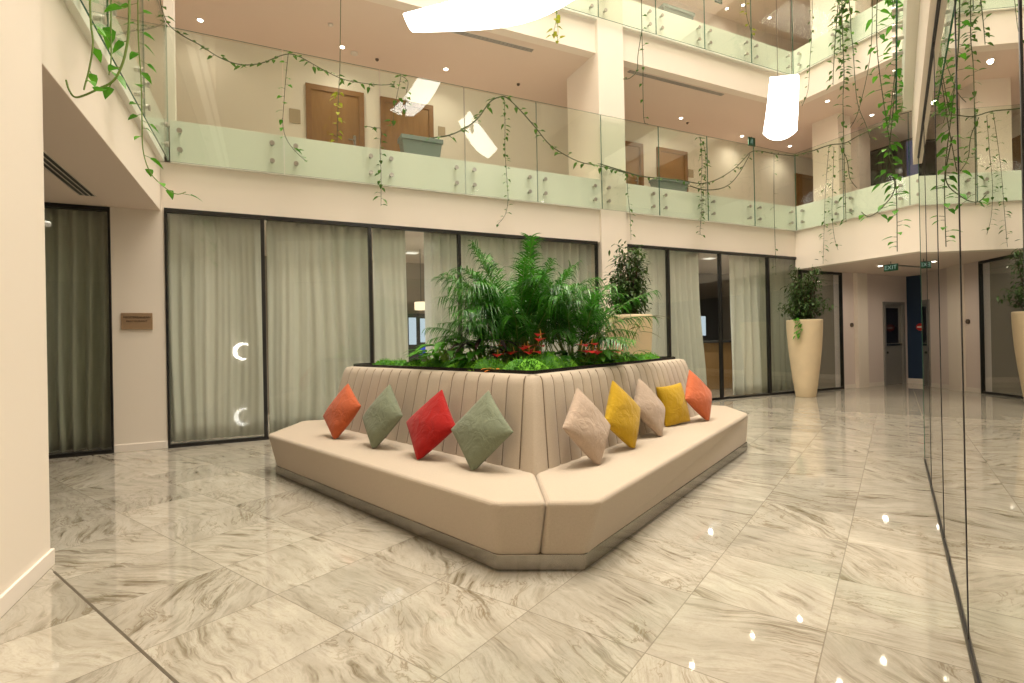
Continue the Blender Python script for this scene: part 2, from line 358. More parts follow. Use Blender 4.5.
# slabs, ceilings and rear walls of the galleries
def ell(z0, z1):
    return MB().box(-6, 18.5, 8.62, 10.95, z0, z1).box(11.8, 18.5, -1, 8.62, z0, z1).box(-6, -1.65, -5, 8.62, z0, z1)
struct('floor_gallery', ell(4.2, 4.46), M['ceil'])
struct('ceiling_gallery', ell(7.0, 7.15), M['ceil'])
struct('floor_gallery_upper', ell(7.95, 8.19), M['ceil'])
struct('ceiling_gallery_upper', ell(10.72, 10.9), M['ceil'])
struct('wall_gallery_back', MB().box(-6, 18.5, 10.75, 10.95, 4.46, 7.0), M['wall'])
struct('wall_gallery_back_upper', MB().box(-6, 18.5, 10.95, 11.1, 8.19, 10.72), M['lobby'])
struct('wall_gallery_left', MB().box(-3.6, -3.4, -5, 10.75, 4.46, 7.0).box(-3.6, -3.4, -5, 10.75, 8.19, 10.72), W)
struct('wall_gallery_corner', MB().box(-1.27, -1.15, 8.50, 8.62, 4.46, 7.0), M['white'])
struct('wall_gallery_column', MB().box(13.1, 13.6, 8.28, 8.97, 4.46, 7.0), W)
struct('wall_gallery_pier', MB().box(14.5, 15.0, 8.62, 9.25, 4.46, 7.0), M['lobby'])
struct('wall_gallery_column_upper', MB().box(12.6, 13.2, 7.5, 8.6, 8.19, 10.72), W)
struct('wall_gallery_end', MB().box(17.5, 17.7, -1, 10.75, 4.46, 7.0).box(17.5, 17.7, -1, 10.95, 8.19, 10.72), M['lobby'])
# dark windows at the end of the first floor gallery
for i, (b0, b1, mt) in enumerate(((9.35, 9.98, 'dkwin'), (8.7, 9.35, 'dkwin'), (7.9, 8.7, 'bluewin'), (6.9, 7.9, 'bluewin'), (5.5, 6.9, 'dkwin'))):
    w = struct('window_%d' % (30+i), MB().box(16.75, 16.82, b0, b0+.05, 4.46, 7).box(16.75, 16.82, b1-.05, b1, 4.46, 7).box(16.75, 16.82, b0+.05, b1-.05, 6.94, 7).box(16.75, 16.82, b0+.05, b1-.05, 4.46, 4.52), M['black'])
    MB().box(16.78, 16.80, b0+.05, b1-.05, 4.52, 6.94).build('pane', M[mt], w)
# outer shell
struct('wall_rear', MB().box(-6.2, 14, -5.2, -5, 0, 15), M['rear'])
struct('wall_left_upper', MB().box(-1.9, -1.65, -5, 8.62, 10.9, 15), W)
struct('wall_back_upper', MB().box(-6, 18.5, 8.62, 8.9, 10.9, 15), W)
struct('wall_right_upper', MB().box(11.8, 12, -5, 8.62, 10.9, 15), W)
struct('ceiling', MB().box(-6, 18.5, -5, 11, 15, 15.2), M['wall'])
# lobby under the third side
struct('ceiling_lobby', MB().box(11.8, 18.5, -1, 8.39, 2.985, 3.15), M['ceil'])
struct('trim_8', MB().box(12.9, 17, 7.05, 7.13, 2.968, 2.985), M['grey'])
struct('wall_lobby_back', MB().box(13.28, 15.02, 8.40, 8.6, 0, 3.1).box(15.98, 16.4, 8.40, 8.6, 0, 3.1).box(15.02, 15.98, 8.40, 8.6, 2.26, 3.1), M['lobby'])
struct('wall_lobby_pilaster', MB().box(13.78, 14.2, 8.30, 8.40, 0, 3.0), W)
struct('baseboard_lobby', MB().box(13.28, 13.78, 8.385, 8.40, 0, .1).box(14.2, 15.0, 8.385, 8.40, 0, .1), M['white'])
struct('wall_lobby_end', MB().box(16.15, 16.4, -1, 8.40, .14, 3.1), M['navy'])
struct('trim_9', MB().box(16.12, 16.4, -1, 8.40, 0, .14), M['white'])
# rooms behind the curtains
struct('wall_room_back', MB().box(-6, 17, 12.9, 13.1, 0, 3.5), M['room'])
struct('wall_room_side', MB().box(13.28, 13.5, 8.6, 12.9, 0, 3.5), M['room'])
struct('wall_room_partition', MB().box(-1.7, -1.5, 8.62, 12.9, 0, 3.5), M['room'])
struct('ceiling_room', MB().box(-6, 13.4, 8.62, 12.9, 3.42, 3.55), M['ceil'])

# ------------------------------------------------------------------ glazing of the back wall
def window(n, a0, a1, z1, b=8.40, fw=.025):
    f = MB().box(a0, a0+fw, b-.03, b+.05, 0, z1).box(a1-fw, a1, b-.03, b+.05, 0, z1)
    f.box(a0+fw, a1-fw, b-.03, b+.05, z1-.055, z1).box(a0+fw, a1-fw, b-.03, b+.05, 0, .048)
    w = struct('window_%d' % n, f, M['black'])
    MB().box(a0+fw, a1-fw, b, b+.012, .048, z1-.055).build('pane', M['pane'], w)
edges = [-1.285, -.08, 1.46, 2.96, 4.37, 5.80]
n = 1
for a, b in zip(edges, edges[1:]): window(n, a, b, 3.285); n += 1
edges = [6.50, 7.57, 9.05, 10.58, 11.72]
for a, b in zip(edges, edges[1:]): window(n, a, b, 3.285); n += 1
window(n, 11.72, 13.28, 2.975); n += 1
window(n, -4.2, -3.0, 3.235); n += 1
window(n, -3.0, -1.885, 3.235); n += 1
# reflective glass wall on the right, with its floor channel
TE = [7.125, 5.848, 4.378, 2.988, 1.60, .2]
for t1, t0 in zip(TE, TE[1:]):
    w = struct('window_%d' % n, MB().tsbox(t0-.007, t0+.007, -.248, -.2325, 0, 3.27).tsbox(t0+.008, t1-.008, -.25, -.232, 0, .02), M['seal'])
    MB().tsbox(t0+.007, t1-.007, -.25, -.235, .02, 3.27).build('pane', M['mirror'], w); n += 1
struct('trim_10', MB().tsbox(7.125, 7.137, -.25, -.232, 0, 3.27), M['gedge'])
struct('trim_11', MB().tsbox(.2, 7.125, -.2345, -.224, 0, .005), M['channel'])
struct('trim_14', MB().tsbox(.2, 7.125, -.2345, -.226, 3.258, 3.27), M['seal'])
# the gallery that oversails the glass wall
struct('wall_right_beam', MB().tsbox(.2, 7.40, -3, -.195, 3.27, 3.92), W)
struct('trim_12', MB().tsbox(.2, 7.44, -3, -.115, 3.905, 4.49), M['slab'], bevel=.004)

# ------------------------------------------------------------------ doors
def gallery_door(n, a0, a1, top, b=10.75, z0=4.46, leafw=None):
    fw = .10
    fr = MB().box(a0, a0+fw, b-.05, b+.02, z0, top).box(a1-fw, a1, b-.05, b+.02, z0, top).box(a0+fw, a1-fw, b-.05, b+.02, top-fw, top)
    d = struct('door_%d' % n, fr, M['woodf'])
    MB().box(a0+fw, a1-fw, b-.02, b+.0, z0, top-fw).build('door_leaf', M['wood'], d)
    h = MB().box(a1-fw-.12, a1-fw-.07, b-.035, b-.02, z0+.92, z0+1.12).tube([(a1-fw-.095, b-.06, z0+1.02), (a1-fw-.22, b-.06, z0+1.02)], .012, 8)
    h.tube([(a1-fw-.095, b-.03, z0+1.02), (a1-fw-.095, b-.062, z0+1.02)], .012, 8)
    h.build('door_handle', M['steel'], d)
gallery_door(1, .70, 1.80, 6.47); gallery_door(2, 2.13, 3.25, 6.47); gallery_door(3, 7.75, 8.90, 6.47); gallery_door(4, 9.37, 10.42, 6.47); gallery_door(5, 14.83, 15.85, 6.43)
d = struct('door_6', MB().box(15.02, 15.10, 8.36, 8.5, 0, 2.26).box(15.90, 15.98, 8.36, 8.5, 0, 2.26).box(15.10, 15.90, 8.36, 8.5, 2.18, 2.26), M['grey'])
MB().box(15.10, 15.90, 8.42, 8.46, .01, 1.13).box(15.10, 15.17, 8.42, 8.46, 1.13, 2.18).box(15.80, 15.90, 8.42, 8.46, 1.13, 2.18).box(15.17, 15.80, 8.42, 8.46, 2.10, 2.18).build('door_leaf', M['grey'], d)
MB().box(15.17, 15.80, 8.435, 8.45, 1.13, 2.10).build('pane', M['dkwin'], d)
MB().box(15.10, 15.90, 8.40, 8.42, 1.06, 1.12).build('push_bar', M['steel'], d)
MB().disc((15.22, 8.42, .88), (0, -1, 0), .03, .03).build('door_lock', M['black'], d)

# ------------------------------------------------------------------ balustrade panels
def bal(p0, p1, z0, z1, nrm, label, group, bolts=True):
    """glass panel from p0 to p1 (plan), nrm points to the atrium"""
    p0 = Vector(p0); p1 = Vector(p1); nv = Vector(nrm); d = (p1-p0).normalized(); L = (p1-p0).length
    e = empty('glass_balustrade_panel', (p0.x, p0.y, z0), label, 'glass panel', group)
    a = p0+d*.006; b = p1-d*.006; q = [(a.x, a.y), (b.x, b.y), (b.x+nv.x*.014, b.y+nv.y*.014), (a.x+nv.x*.014, a.y+nv.y*.014)]
    mb = MB(); mb.prism(q, z0, z1, 1)
    # the two large faces carry clear glass, the four thin ones the green cut edge
    for i, f in enumerate(mb.f):
        P = [Vector(mb.v[k]) for k in f]; c = (P[1]-P[0]).cross(P[2]-P[0]).normalized()
        if abs(c.z) < .5 and abs(c.dot(Vector((nv.x, nv.y, 0)))) > .9: mb.m[i] = 0
    mb.build('glass_pane', [M['glass'], M['gedge']], e)
    if bolts:
        for u in (.16, L-.16):
            for z in (.17, .43):
                c = p0+d*u
                MB().tube([(c.x-nv.x*.05, c.y-nv.y*.05, z0+z), (c.x, c.y, z0+z)], .018, 10).tube([(c.x+nv.x*.014, c.y+nv.y*.014, z0+z), (c.x+nv.x*.034, c.y+nv.y*.034, z0+z)], .034, 14).build('standoff_bolt', M['bolt'], e)
ordn = ['first', 'second', 'third', 'fourth', 'fifth', 'sixth', 'seventh', 'eighth', 'ninth', 'tenth']
JX = [-1.235, .23, 1.64, 3.06, 4.45, 5.86, 7.28, 8.62, 10.05, 11.45]
for i in range(9):
    bal((JX[i], 8.29), (JX[i+1], 8.29), 3.90, 5.73, (0, -1), 'green tinted glass balustrade panel, lower gallery above the curtained windows, %s from the left corner' % ordn[i], 'lower back balustrade')
for i in range(3, 9):
    bal((JX[i], 8.29), (JX[i+1], 8.29), 7.62, 9.45, (0, -1), 'green tinted glass balustrade panel of the upper gallery, back side, %s from the far corner' % ordn[8-i], 'upper back balustrade')
JL = [8.27, 6.80, 5.40, 4.0, 2.6]
for i in range(4):
    bal((-1.215, JL[i]), (-1.215, JL[i+1]), 3.90, 5.73, (1, 0), 'glass balustrade panel above the left recess, %s from the left corner' % ordn[i], 'left balustrade')
JT = [8.27, 7.14, 5.85, 4.5, 3.1]
for i in range(4):
    bal((11.44, JT[i+1]), (11.44, JT[i]), 3.90, 5.73, (-1, 0), 'glass balustrade panel of the lower gallery above the lobby, %s from the far corner' % ordn[i], 'lower lobby balustrade')
    bal((11.44, JT[i+1]), (11.44, JT[i]), 7.62, 9.45, (-1, 0), 'glass balustrade panel of the upper gallery above the lobby, %s from the far corner' % ordn[i], 'upper lobby balustrade')
JR = [7.50, 6.1, 4.7, 3.3, 1.9]
for i in range(4):
    a = ts(JR[i+1], -.06); b = ts(JR[i], -.06)
    bal(a, b, 3.90, 5.73, (-TY, TX), 'glass balustrade panel seen edge on above the reflective wall, %s from its far end' % ordn[i], 'right balustrade')
bal(ts(7.47, -1.5), ts(7.47, -.075), 3.90, 5.73, (TX, TY), 'glass balustrade panel turning the end of the gallery above the reflective wall', 'right balustrade')

# ================================================================== CURTAINS AND THE ROOMS BEHIND THE GLASS
def curtain(a0, a1, label, mat='curtain', b=8.72, z1=3.36, seed=0, flare=0.0, group='curtains behind the glazing'):
    rnd = random.Random(seed); w = a1-a0; nx = max(30, int(w*46)); nz = 14
    mb = MB(); per = rnd.uniform(.17, .21); ph = [rnd.uniform(0, 6) for _ in range(4)]
    for k in range(nz+1):
        t = k/nz; z = .03+(z1-.03)*t; amp = .10*(1-.35*t)
        for i in range(nx+1):
            x = w*i/nx; fl = flare*(1-t)**2*(i/nx)
            u = x/per+.5*math.sin(x*2.3+ph[0])+.25*math.sin(t*3+ph[1]+x*4)*(1-t)
            sn = math.sin(2*PI*u); y = amp*(abs(sn)**.8)*(1 if sn > 0 else -1)*(.55+.45*math.sin(x*1.7+ph[3]))+.02*math.sin(2*PI*u*.47+ph[2])+.012*math.sin(4*PI*u+ph[3])
            mb.v.append((a0+x+fl, b+y, z))
    for k in range(nz):
        for i in range(nx): q = k*(nx+1)+i; mb.face([q, q+1, q+nx+2, q+nx+1])
    o = mb.build('curtain', M[mat], smooth=True); s = o.modifiers.new('thickness', 'SOLIDIFY'); s.thickness = .004
    return tag(o, label, 'curtain', group)
curtain(-1.45, -.06, 'cream curtain in the window next to the plaque pier', seed=1)
curtain(-.03, 1.53, 'wide cream curtain filling the second window from the plaque', seed=2)
curtain(1.56, 2.10, 'cream curtain left of the gap showing the hanging lampshade', seed=3, flare=.06)
curtain(2.45, 3.10, 'narrow cream curtain right of the gap showing the lampshade', seed=4)
curtain(3.0, 4.5, 'cream curtain behind the left side of the palm', seed=5)
curtain(4.45, 6.2, 'cream curtain behind the palm, beside the white column', seed=6)
curtain(6.4, 7.66, 'pale curtain behind the shrub in the planter at the column', seed=7)
curtain(7.52, 8.66, 'pale green-white curtain left of the lit screen and counter', seed=8, flare=.22)
curtain(9.72, 10.66, 'pale curtain right of the wooden counter', seed=9)
curtain(10.7, 11.72, 'grey curtain behind the left side of the far tall planter', 'curtain2', seed=10)
curtain(11.75, 12.6, 'dark grey curtain in the last window before the lobby', 'curtain2', seed=11)
curtain(-3.1, -1.92, 'olive curtain darkened for shade, in the recessed window left of the plaque', 'curtain2', seed=12)

e = empty('hanging_lamp', (2.98, 11.0, 2.1), 'small cream drum lampshade hanging in the room between two curtains', 'lamp')
MB().lathe([(.14, 0), (.14, .17)], (2.98, 11, 2.1), 24).build('lamp_shade', M['shade'], e, smooth=False)
MB().tube([(2.98, 11, 2.27), (2.98, 11, 3.42)], .006).build('cord', M['black'], e)
e = empty('lit_cabinet', (3.35, 12.5, 0), 'dark cabinet with pale and blue lit panes, seen through the curtain gap', 'cabinet')
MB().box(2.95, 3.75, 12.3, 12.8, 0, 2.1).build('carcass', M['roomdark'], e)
MB().box(3.02, 3.2, 12.29, 12.3, 1.35, 2.0).box(3.3, 3.42, 12.29, 12.3, 1.4, 1.98).build('pale_pane', M['screen'], e)
MB().box(3.28, 3.46, 12.29, 12.3, 1.1, 1.3).build('blue_pane', M['bluew'], e)
e = empty('bar_counter', (10.9, 10.2, 0), 'wooden counter with dark top seen through the gap in the curtains', 'counter')
MB().box(9.6, 12.2, 10.1, 10.7, 0, 1.24).build('front_panel', M['oak'], e, bevel=.01)
MB().box(9.55, 12.25, 10.03, 10.75, 1.24, 1.30).build('counter_top', M['roomdark'], e, bevel=.008)
e = empty('monitor', (10.42, 10.4, 1.30), 'bright white screen standing on the wooden counter', 'monitor')
MB().box(10.2, 10.66, 10.40, 10.44, 1.42, 1.98).build('screen_frame', M['black'], e, bevel=.006)
MB().box(10.22, 10.64, 10.392, 10.40, 1.44, 1.96).build('screen', M['screen'], e)
MB().box(10.4, 10.46, 10.42, 10.46, 1.31, 1.5).box(10.32, 10.54, 10.34, 10.5, 1.30, 1.312).build('stand', M['black'], e)
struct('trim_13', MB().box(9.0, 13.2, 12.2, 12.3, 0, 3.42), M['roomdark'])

# ================================================================== THE CORNER SEAT WITH ITS PLANTING BED
sofa = empty('planter_seat', (2.4, 4.6, 0), 'large beige corner seat with ribbed back around a raised planting bed', 'sofa')
cen = Vector((2.6, 5.2))
def inset(poly, d): return [((Vector(p)+(cen-Vector(p)).normalized()*d).x, (Vector(p)+(cen-Vector(p)).normalized()*d).y) if (cen-Vector(p)).length > .9 and p is not bc else p for p in poly]
fm = (1.44, 2.641); bc = (1.685, 3.251); ctr = (2.6, 5.2); bm = (3.1, 6.2)
tL, tR, r1, r2, p4, p5, l2, l1 = (1.161, 2.772), (1.719, 2.51), (5.351, 4.569), (5.70, 5.205), (5.584, 5.447), (.713, 6.953), (.342, 7.016), (-.05, 6.15)
BLo = [(1.19, 2.815), (1.416, 2.70), bc, ctr, bm, (.76, 6.87), (.42, 6.93), (.03, 6.03)]
BRo = [(1.416, 2.70), (1.645, 2.578), (5.17, 4.44), (5.55, 5.15), (5.47, 5.36), bm, ctr, bc]
MB().prism(inset(BLo, .012), .055, .42, top=[tL, fm, bc, ctr, bm, p5, l2, l1]).build('seat', M['seat'], sofa, smooth=False, bevel=.035, seg=4)
MB().prism(inset(BRo, .012), .055, .42, top=[fm, tR, r1, r2, p4, bm, ctr, bc]).build('seat', M['seat'], sofa, smooth=False, bevel=.035, seg=4)
pl = [(1.188, 2.813), (1.647, 2.575), (5.175, 4.44), (5.555, 5.15), (5.475, 5.365), (.757, 6.875), (.417, 6.935), (.027, 6.032)]
p_ = MB().prism(pl, .006, .10).build('plinth', M['steel'], sofa, bevel=.004); p_['label'] = 'brushed metal plinth'
nL, nR = Vector((-.933, -.359)), Vector((.475, -.880)); nC = (nL+nR).normalized()
XS = (0, .03, .10, .28, .5, .72, .90, .97, 1)
PROF = [(0, .40, 0, 1), (.03, .425, 0, 1), (.33, .63, 0, 1), (.66, .86, 0, 1), (.9, 1.02, 0, 1), (.97, 1.065, .004, .6), (1, 1.09, .018, .25), (1, 1.10, .045, .05), (1, 1.10, .10, 0)]
def V2(p): return Vector(p)
def column(mb, pb, pt, n, bulge):
    for lean, z, inw, f in PROF:
        p = pb.lerp(pt, lean)-n*inw+n*bulge*f
        mb.v.append((p.x, p.y, z))
def back(path_b, path_t, n, nch, name, cap=None, depth=.017):
    mb = MB(); b0, b1 = [V2(p) for p in path_b]; t0, t1 = [V2(p) for p in path_t]; k = len(PROF); cols = 0
    for c in range(nch):
        for x in XS[(1 if c else 0):]:
            f = (c+x)/nch; bl = depth*max(0, 1-abs(2*x-1)**4)**.6; column(mb, b0.lerp(b1, f), t0.lerp(t1, f), n, bl); cols += 1
    for i in range(cols-1):
        for j in range(k-1): q = i*k+j; mb.face([q, q+k, q+k+1, q+1])
    for e_, ids in ((0, range(k)), (1, range((cols-1)*k, cols*k))):
        if cap == e_:
            o = len(mb.v); a = mb.v[list(ids)[-1]]; base = mb.v[list(ids)[0]]
            mb.v.append((a[0], a[1], .40)); L_ = list(ids)+[o]; mb.face(L_ if e_ else L_[::-1])
    for c in range(0 if cap == 1 else 1, nch+(1 if cap == 0 else 0)):
        f = c/nch; pb = b0.lerp(b1, f); pt = t0.lerp(t1, f); P = []
        for lean, z, inw, q in PROF[1:-2]: p = pb.lerp(pt, lean)-n*(inw-.003); P.append((p.x, p.y, z))
        mb.tube(P, .005, 5, mi=1)  # dark tube stands in for the shaded crease of the seam
    return mb.build(name, [M['seat'], M['seam_shade']], sofa, smooth=True)
bl_, br_, tl_, tr_, tc_ = Vector((.60, 6.44)), Vector((4.92, 4.876)), Vector((.805, 6.459)), Vector((4.781, 5.028)), Vector((1.789, 3.444)); bcv = Vector(bc)
def to(a, b, d): return a+(b-a).normalized()*d
cbL, cbR, ctL, ctR = to(bcv, bl_, .16), to(bcv, br_, .16), to(tc_, tl_, .105), to(tc_, tr_, .105)
back((bl_, cbL), (tl_, ctL), nL, 17, 'backrest', cap=0); back((cbR, br_), (ctR, tr_), nR, 22, 'backrest', cap=1)
mb = MB(); k = len(PROF); cols = 0
for i in range(13):
    x = i/12; y = 2*x if x < .5 else 2*x-1
    pb = cbL.lerp(bcv, y) if x < .5 else bcv.lerp(cbR, y); pt = ctL.lerp(ctR, x)
    n_ = (nL.lerp(nC, y) if x < .5 else nC.lerp(nR, y)).normalized()
    column(mb, pb, pt, n_, .017*max(0, 1-abs(2*x-1)**4)**.6); cols += 1
for i in range(cols-1):
    for j in range(k-1): q = i*k+j; mb.face([q, q+k, q+k+1, q+1])
mb.build('corner_panel', M['seat'], sofa, smooth=True)
tray = [tc_+Vector((.05, .12)), tr_+Vector((-.11, .05)), Vector((4.86, 5.32)), Vector((.98, 6.75)), tl_+Vector((.10, .02))]
tray = [(p.x, p.y) for p in tray]
MB().prism(tray, .3, 1.055).build('planter_box', M['seat'], sofa)
i1 = inset(tray, .06); mb = MB()
for i in range(5):
    j = (i+1) % 5; mb.prism([tray[i], tray[j], i1[j], i1[i]], 1.05, 1.128)
r_ = mb.build('planter_rim', M['rim'], sofa); r_['label'] = 'thin black rim of the planting bed'
rnd = random.Random(3); mb = MB(); mb.prism(inset(tray, .05), 1.0, 1.075); mb.build('soil', M['soil'], sofa)

def cushion(cx, cy, cz, yaw, tilt, roll, mat, label, s=.223, th=.080, seed=0):
    n = 26; rnd = random.Random(seed); mb = MB(); ph = [rnd.uniform(0, 6) for _ in range(6)]
    def pt(u, v, sg):
        x = s*u*(1-.055*(1-v*v)*abs(u)); z = s*v*(1-.055*(1-u*u)*abs(v))
        t = th*(max(0, (1-u*u)*(1-v*v)))**.42
        t += sg*.006*math.sin(4*u+3*v+ph[0])*(1-u*u)*(1-v*v)+.004*math.sin(11*u*v+ph[1])*(abs(u*v))*(1-u*u)**.5*(1-v*v)**.5
        return (x, -sg*t, z)
    for sg in (1, -1):
        o = len(mb.v)
        for i in range(n+1):
            for j in range(n+1): mb.v.append(pt(math.sin((i/n-.5)*PI*.999), math.sin((j/n-.5)*PI*.999), sg))
        for i in range(n):
            for j in range(n):
                q = o+i*(n+1)+j; f = [q, q+n+1, q+n+2, q+1]; mb.face(f if sg > 0 else f[::-1])
    y, t, r = map(math.radians, (yaw, tilt, roll))
    MW = Matrix.Translation((cx-.018*math.sin(y), cy+.018*math.cos(y), cz-.012)) @ Matrix.Rotation(y, 4, 'Z') @ Matrix.Rotation(t, 4, 'X') @ Matrix.Rotation(r, 4, 'Y'); MI = MW.inverted()
    for i, p in enumerate(mb.v):                       # the lowest corner is pressed flat by the seat
        w_ = MW @ Vector(p); d_ = .424+.018-w_.z
        if d_ > 0:
            w_.z = .424+.018*math.exp(-d_/.018)
            c_ = Vector((cx, cy, 0))
            mb.v[i] = tuple(MI @ w_)
    o = mb.build('throw_cushion', M[mat], smooth=True)
    o.matrix_world = MW
    return tag(o, label, 'cushion', 'cushions along the seat')
cushion(.631, 5.528, .692, -65.8, -25.6, -59.7, 'orange', 'burnt orange cushion at the left end of the seat', seed=1)
cushion(.898, 4.803, .706, -68.3, -22.5, -51.8, 'sage', 'sage green cushion between the orange and the red one', seed=2)
cushion(1.165, 4.141, .698, -65.9, -27.1, -46.1, 'red', 'bright red cushion standing on its corner', seed=3)
cushion(1.397, 3.596, .708, -65.1, -22.2, -48.8, 'sage', 'sage green cushion nearest the front corner, right of the red one', seed=4)
cushion(2.201, 3.331, .706, 23.7, -21.6, -38.5, 'beige', 'sand beige cushion nearest the front corner of the seat', seed=5)
cushion(2.752, 3.618, .715, 22.5, -15, -50.4, 'yellow', 'mustard yellow cushion standing on its corner between two beige ones', seed=6)
cushion(3.355, 3.993, .70, 24.7, -25, -38.1, 'beige', 'sand beige cushion between the two yellow cushions', seed=7)
cushion(3.986, 4.357, .648, 12, -13, -3, 'yellow', 'mustard yellow cushion standing square on its edge', seed=8)
cushion(4.43, 4.43, .712, 18, -19.4, -47.1, 'orange2', 'coral orange cushion at the right end of the seat', seed=9)

# ------------------------------------------------------------------ planting in the bed
ZB = 1.07
def areca(x, y, n, seed, hs, rs, label):
    rnd = random.Random(seed); e = empty('areca_palm', (x, y, ZB), label, 'palm', 'palms in the planting bed')
    cane = MB()
    for i in range(n):
        a = 2*PI*(i*.382+rnd.random()*.12); rr = rnd.uniform(.02, .16); h = rnd.uniform(.15, .5)*hs
        b = Vector((x+rr*math.cos(a), y+rr*math.sin(a), ZB)); top = b+Vector((math.cos(a)*.12, math.sin(a)*.12, h)); cane.tube([b, b.lerp(top, .5)+Vector((0, 0, .03)), top], .011, 6, r1=.007)
        up = rnd.random(); L = (rnd.uniform(.30, .55) if up > .72 else rnd.uniform(.55, .95))*rs; rise = (rnd.uniform(.9, 1.22) if up > .72 else rnd.uniform(.62, 1.0))*hs; drp = (rnd.uniform(.18, .34) if up > .72 else rnd.uniform(.30, .62))*hs
        hd = Vector((math.cos(a), math.sin(a), 0)); sd = Vector((-math.sin(a), math.cos(a), 0)); mb = MB(); P = []
        for k in range(15):
            t = k/14; P.append(top+hd*(L*(.55*t+.45*t*t))+Vector((0, 0, rise*t-drp*t*t*1.0)))
        mb.tube(P, .006, 5, r1=.002, mi=1)
        nl = 30
        for k in range(nl):
            t = .18+.82*k/(nl-1); f = t*14; i0 = min(int(f), 13); p = P[i0].lerp(P[i0+1], f-i0); dv = (P[i0+1]-P[i0]).normalized(); upv = sd.cross(dv).normalized()
            if upv.z < 0: upv = -upv
            ll = (.37-.24*abs(t-.42)*1.4)*rs*rnd.uniform(.8, 1.12)
            for sg in (1, -1):
                d = (dv*.7+sd*sg*.62+upv*.30+Vector((rnd.uniform(-.16, .16), rnd.uniform(-.16, .16), rnd.uniform(-.14, .14))))
                mb.blade(p, d, upv, ll, .018, rnd.uniform(.4, 1.3), 0, seg=4)
        mb.build('frond', [M['palm'], M['palmstem']], e)
    cane.build('canes', M['palmstem'], e)
areca(2.42, 4.98, 76, 11, 1.0, .92, 'large feathery green palm at the centre of the planting bed')
areca(2.98, 4.78, 30, 23, .74, .70, 'smaller feathery palm right of the large palm')
areca(2.16, 5.2, 14, 31, .56, .56, 'low feathery palm left of the large palm')
def rosette(name, x, y, n, L, Wd, rise, mat, label, cat, seed, group=None, stemmat='stemg'):
    rnd = random.Random(seed); e = empty(name, (x, y, ZB), label, cat, group); lf = MB(); st = MB()
    for i in range(n):
        a = i*2.4+rnd.uniform(-.3, .3); h = rise*rnd.uniform(.5, 1); r0 = rnd.uniform(.0, .05)
        b = Vector((x+r0*math.cos(a), y+r0*math.sin(a), ZB)); t = b+Vector((math.cos(a)*h*.5, math.sin(a)*h*.5, h))
        st.tube([b, b.lerp(t, .5)+Vector((0, 0, .02)), t], .005, 5, r1=.003)
        lf.leaf(t, (math.cos(a), math.sin(a), .35), (0, 0, 1), L*rnd.uniform(.7, 1.1), Wd, rnd.uniform(.3, .7))
    lf.build('leaves', M[mat], e); st.build('stalks', M[stemmat], e); return e
rosette('peace_lily', 1.62, 5.55, 34, .24, .08, .22, 'leafb', 'low leafy green plant at the left end of the planting bed', 'plant', 1)
rosette('peace_lily', 1.66, 5.03, 40, .27, .085, .30, 'leafb', 'broad-leaved green plant left of the palm', 'plant', 2)
rosette('peace_lily', 1.84, 4.72, 30, .27, .10, .24, 'palm', 'dark green broad-leaved plant just left of the red flowers', 'plant', 3)
rosette('cordyline', 1.99, 4.86, 26, .34, .06, .32, 'dark', 'dark purple-leaved plant in front of the left side of the palm', 'plant', 4)
rosette('peace_lily', 2.55, 4.35, 26, .24, .09, .18, 'palm', 'green broad-leaved plant below the middle of the palm', 'plant', 5)
rosette('peace_lily', 3.0, 4.4, 26, .24, .09, .18, 'leafb', 'green broad-leaved plant below the smaller palm', 'plant', 6)
rosette('peace_lily', 3.62, 4.75, 20, .24, .06, .16, 'palm', 'green strap-leaved plant at the right end of the planting bed', 'plant', 7)
rosette('heliconia', 3.42, 4.62, 11, .36, .06, .52, 'olive', 'tall plant with drooping bronze leaves right of the palms', 'plant', 8)
rosette('bromeliad', 1.77, 4.12, 16, .13, .03, .06, 'brom', 'small orange and yellow rosette plant near the front rim', 'plant', 9)
for i, (x, y, h, lab) in enumerate(((1.97, 4.5, .26, 'red anthurium furthest left in the bed'), (2.16, 4.27, .25, 'dark red anthurium left of the tall-flowered one'), (2.26, 4.20, .36, 'red anthurium with the tallest flower, in front of the palm'), (2.68, 4.18, .25, 'red anthurium below the right side of the large palm'), (2.83, 4.22, .26, 'red anthurium in front of the smaller palm'), (3.2, 4.42, .25, 'red anthurium furthest right in the bed'))):
    rnd = random.Random(40+i); e = empty('anthurium', (x, y, ZB), lab, 'flower', 'anthuriums in the bed'); st = MB(); fl = MB(); sp = MB(); lf = MB()
    for k in range(4):
        a = rnd.uniform(0, 6.28); hh = h*(1 if k == 0 else rnd.uniform(.65, .9)); t = Vector((x+.05*math.cos(a)*k, y+.05*math.sin(a)*k, ZB+hh)); st.tube([(x, y, ZB), t], .004, 5)
        dd = Vector((rnd.uniform(-1, .4), -1, .25)); fl.leaf(t-dd.normalized()*.03, dd, (0, 0, 1), .14, .13, .35, heart=True, fold=.1)
        sp.tube([t, t+Vector((dd.x*.02, dd.y*.02, .04))], .005, 6, r1=.003)
    for k in range(7):
        a = k*.9+rnd.random(); lf.leaf((x, y, ZB+.06), (math.cos(a), math.sin(a), .5), (0, 0, 1), .15, .08, .4, heart=True)
    st.build('stalks', M['stemg'], e); fl.build('flowers', M['flower'], e); sp.build('spadices', M['spadix'], e); lf.build('leaves', M['palm'], e)
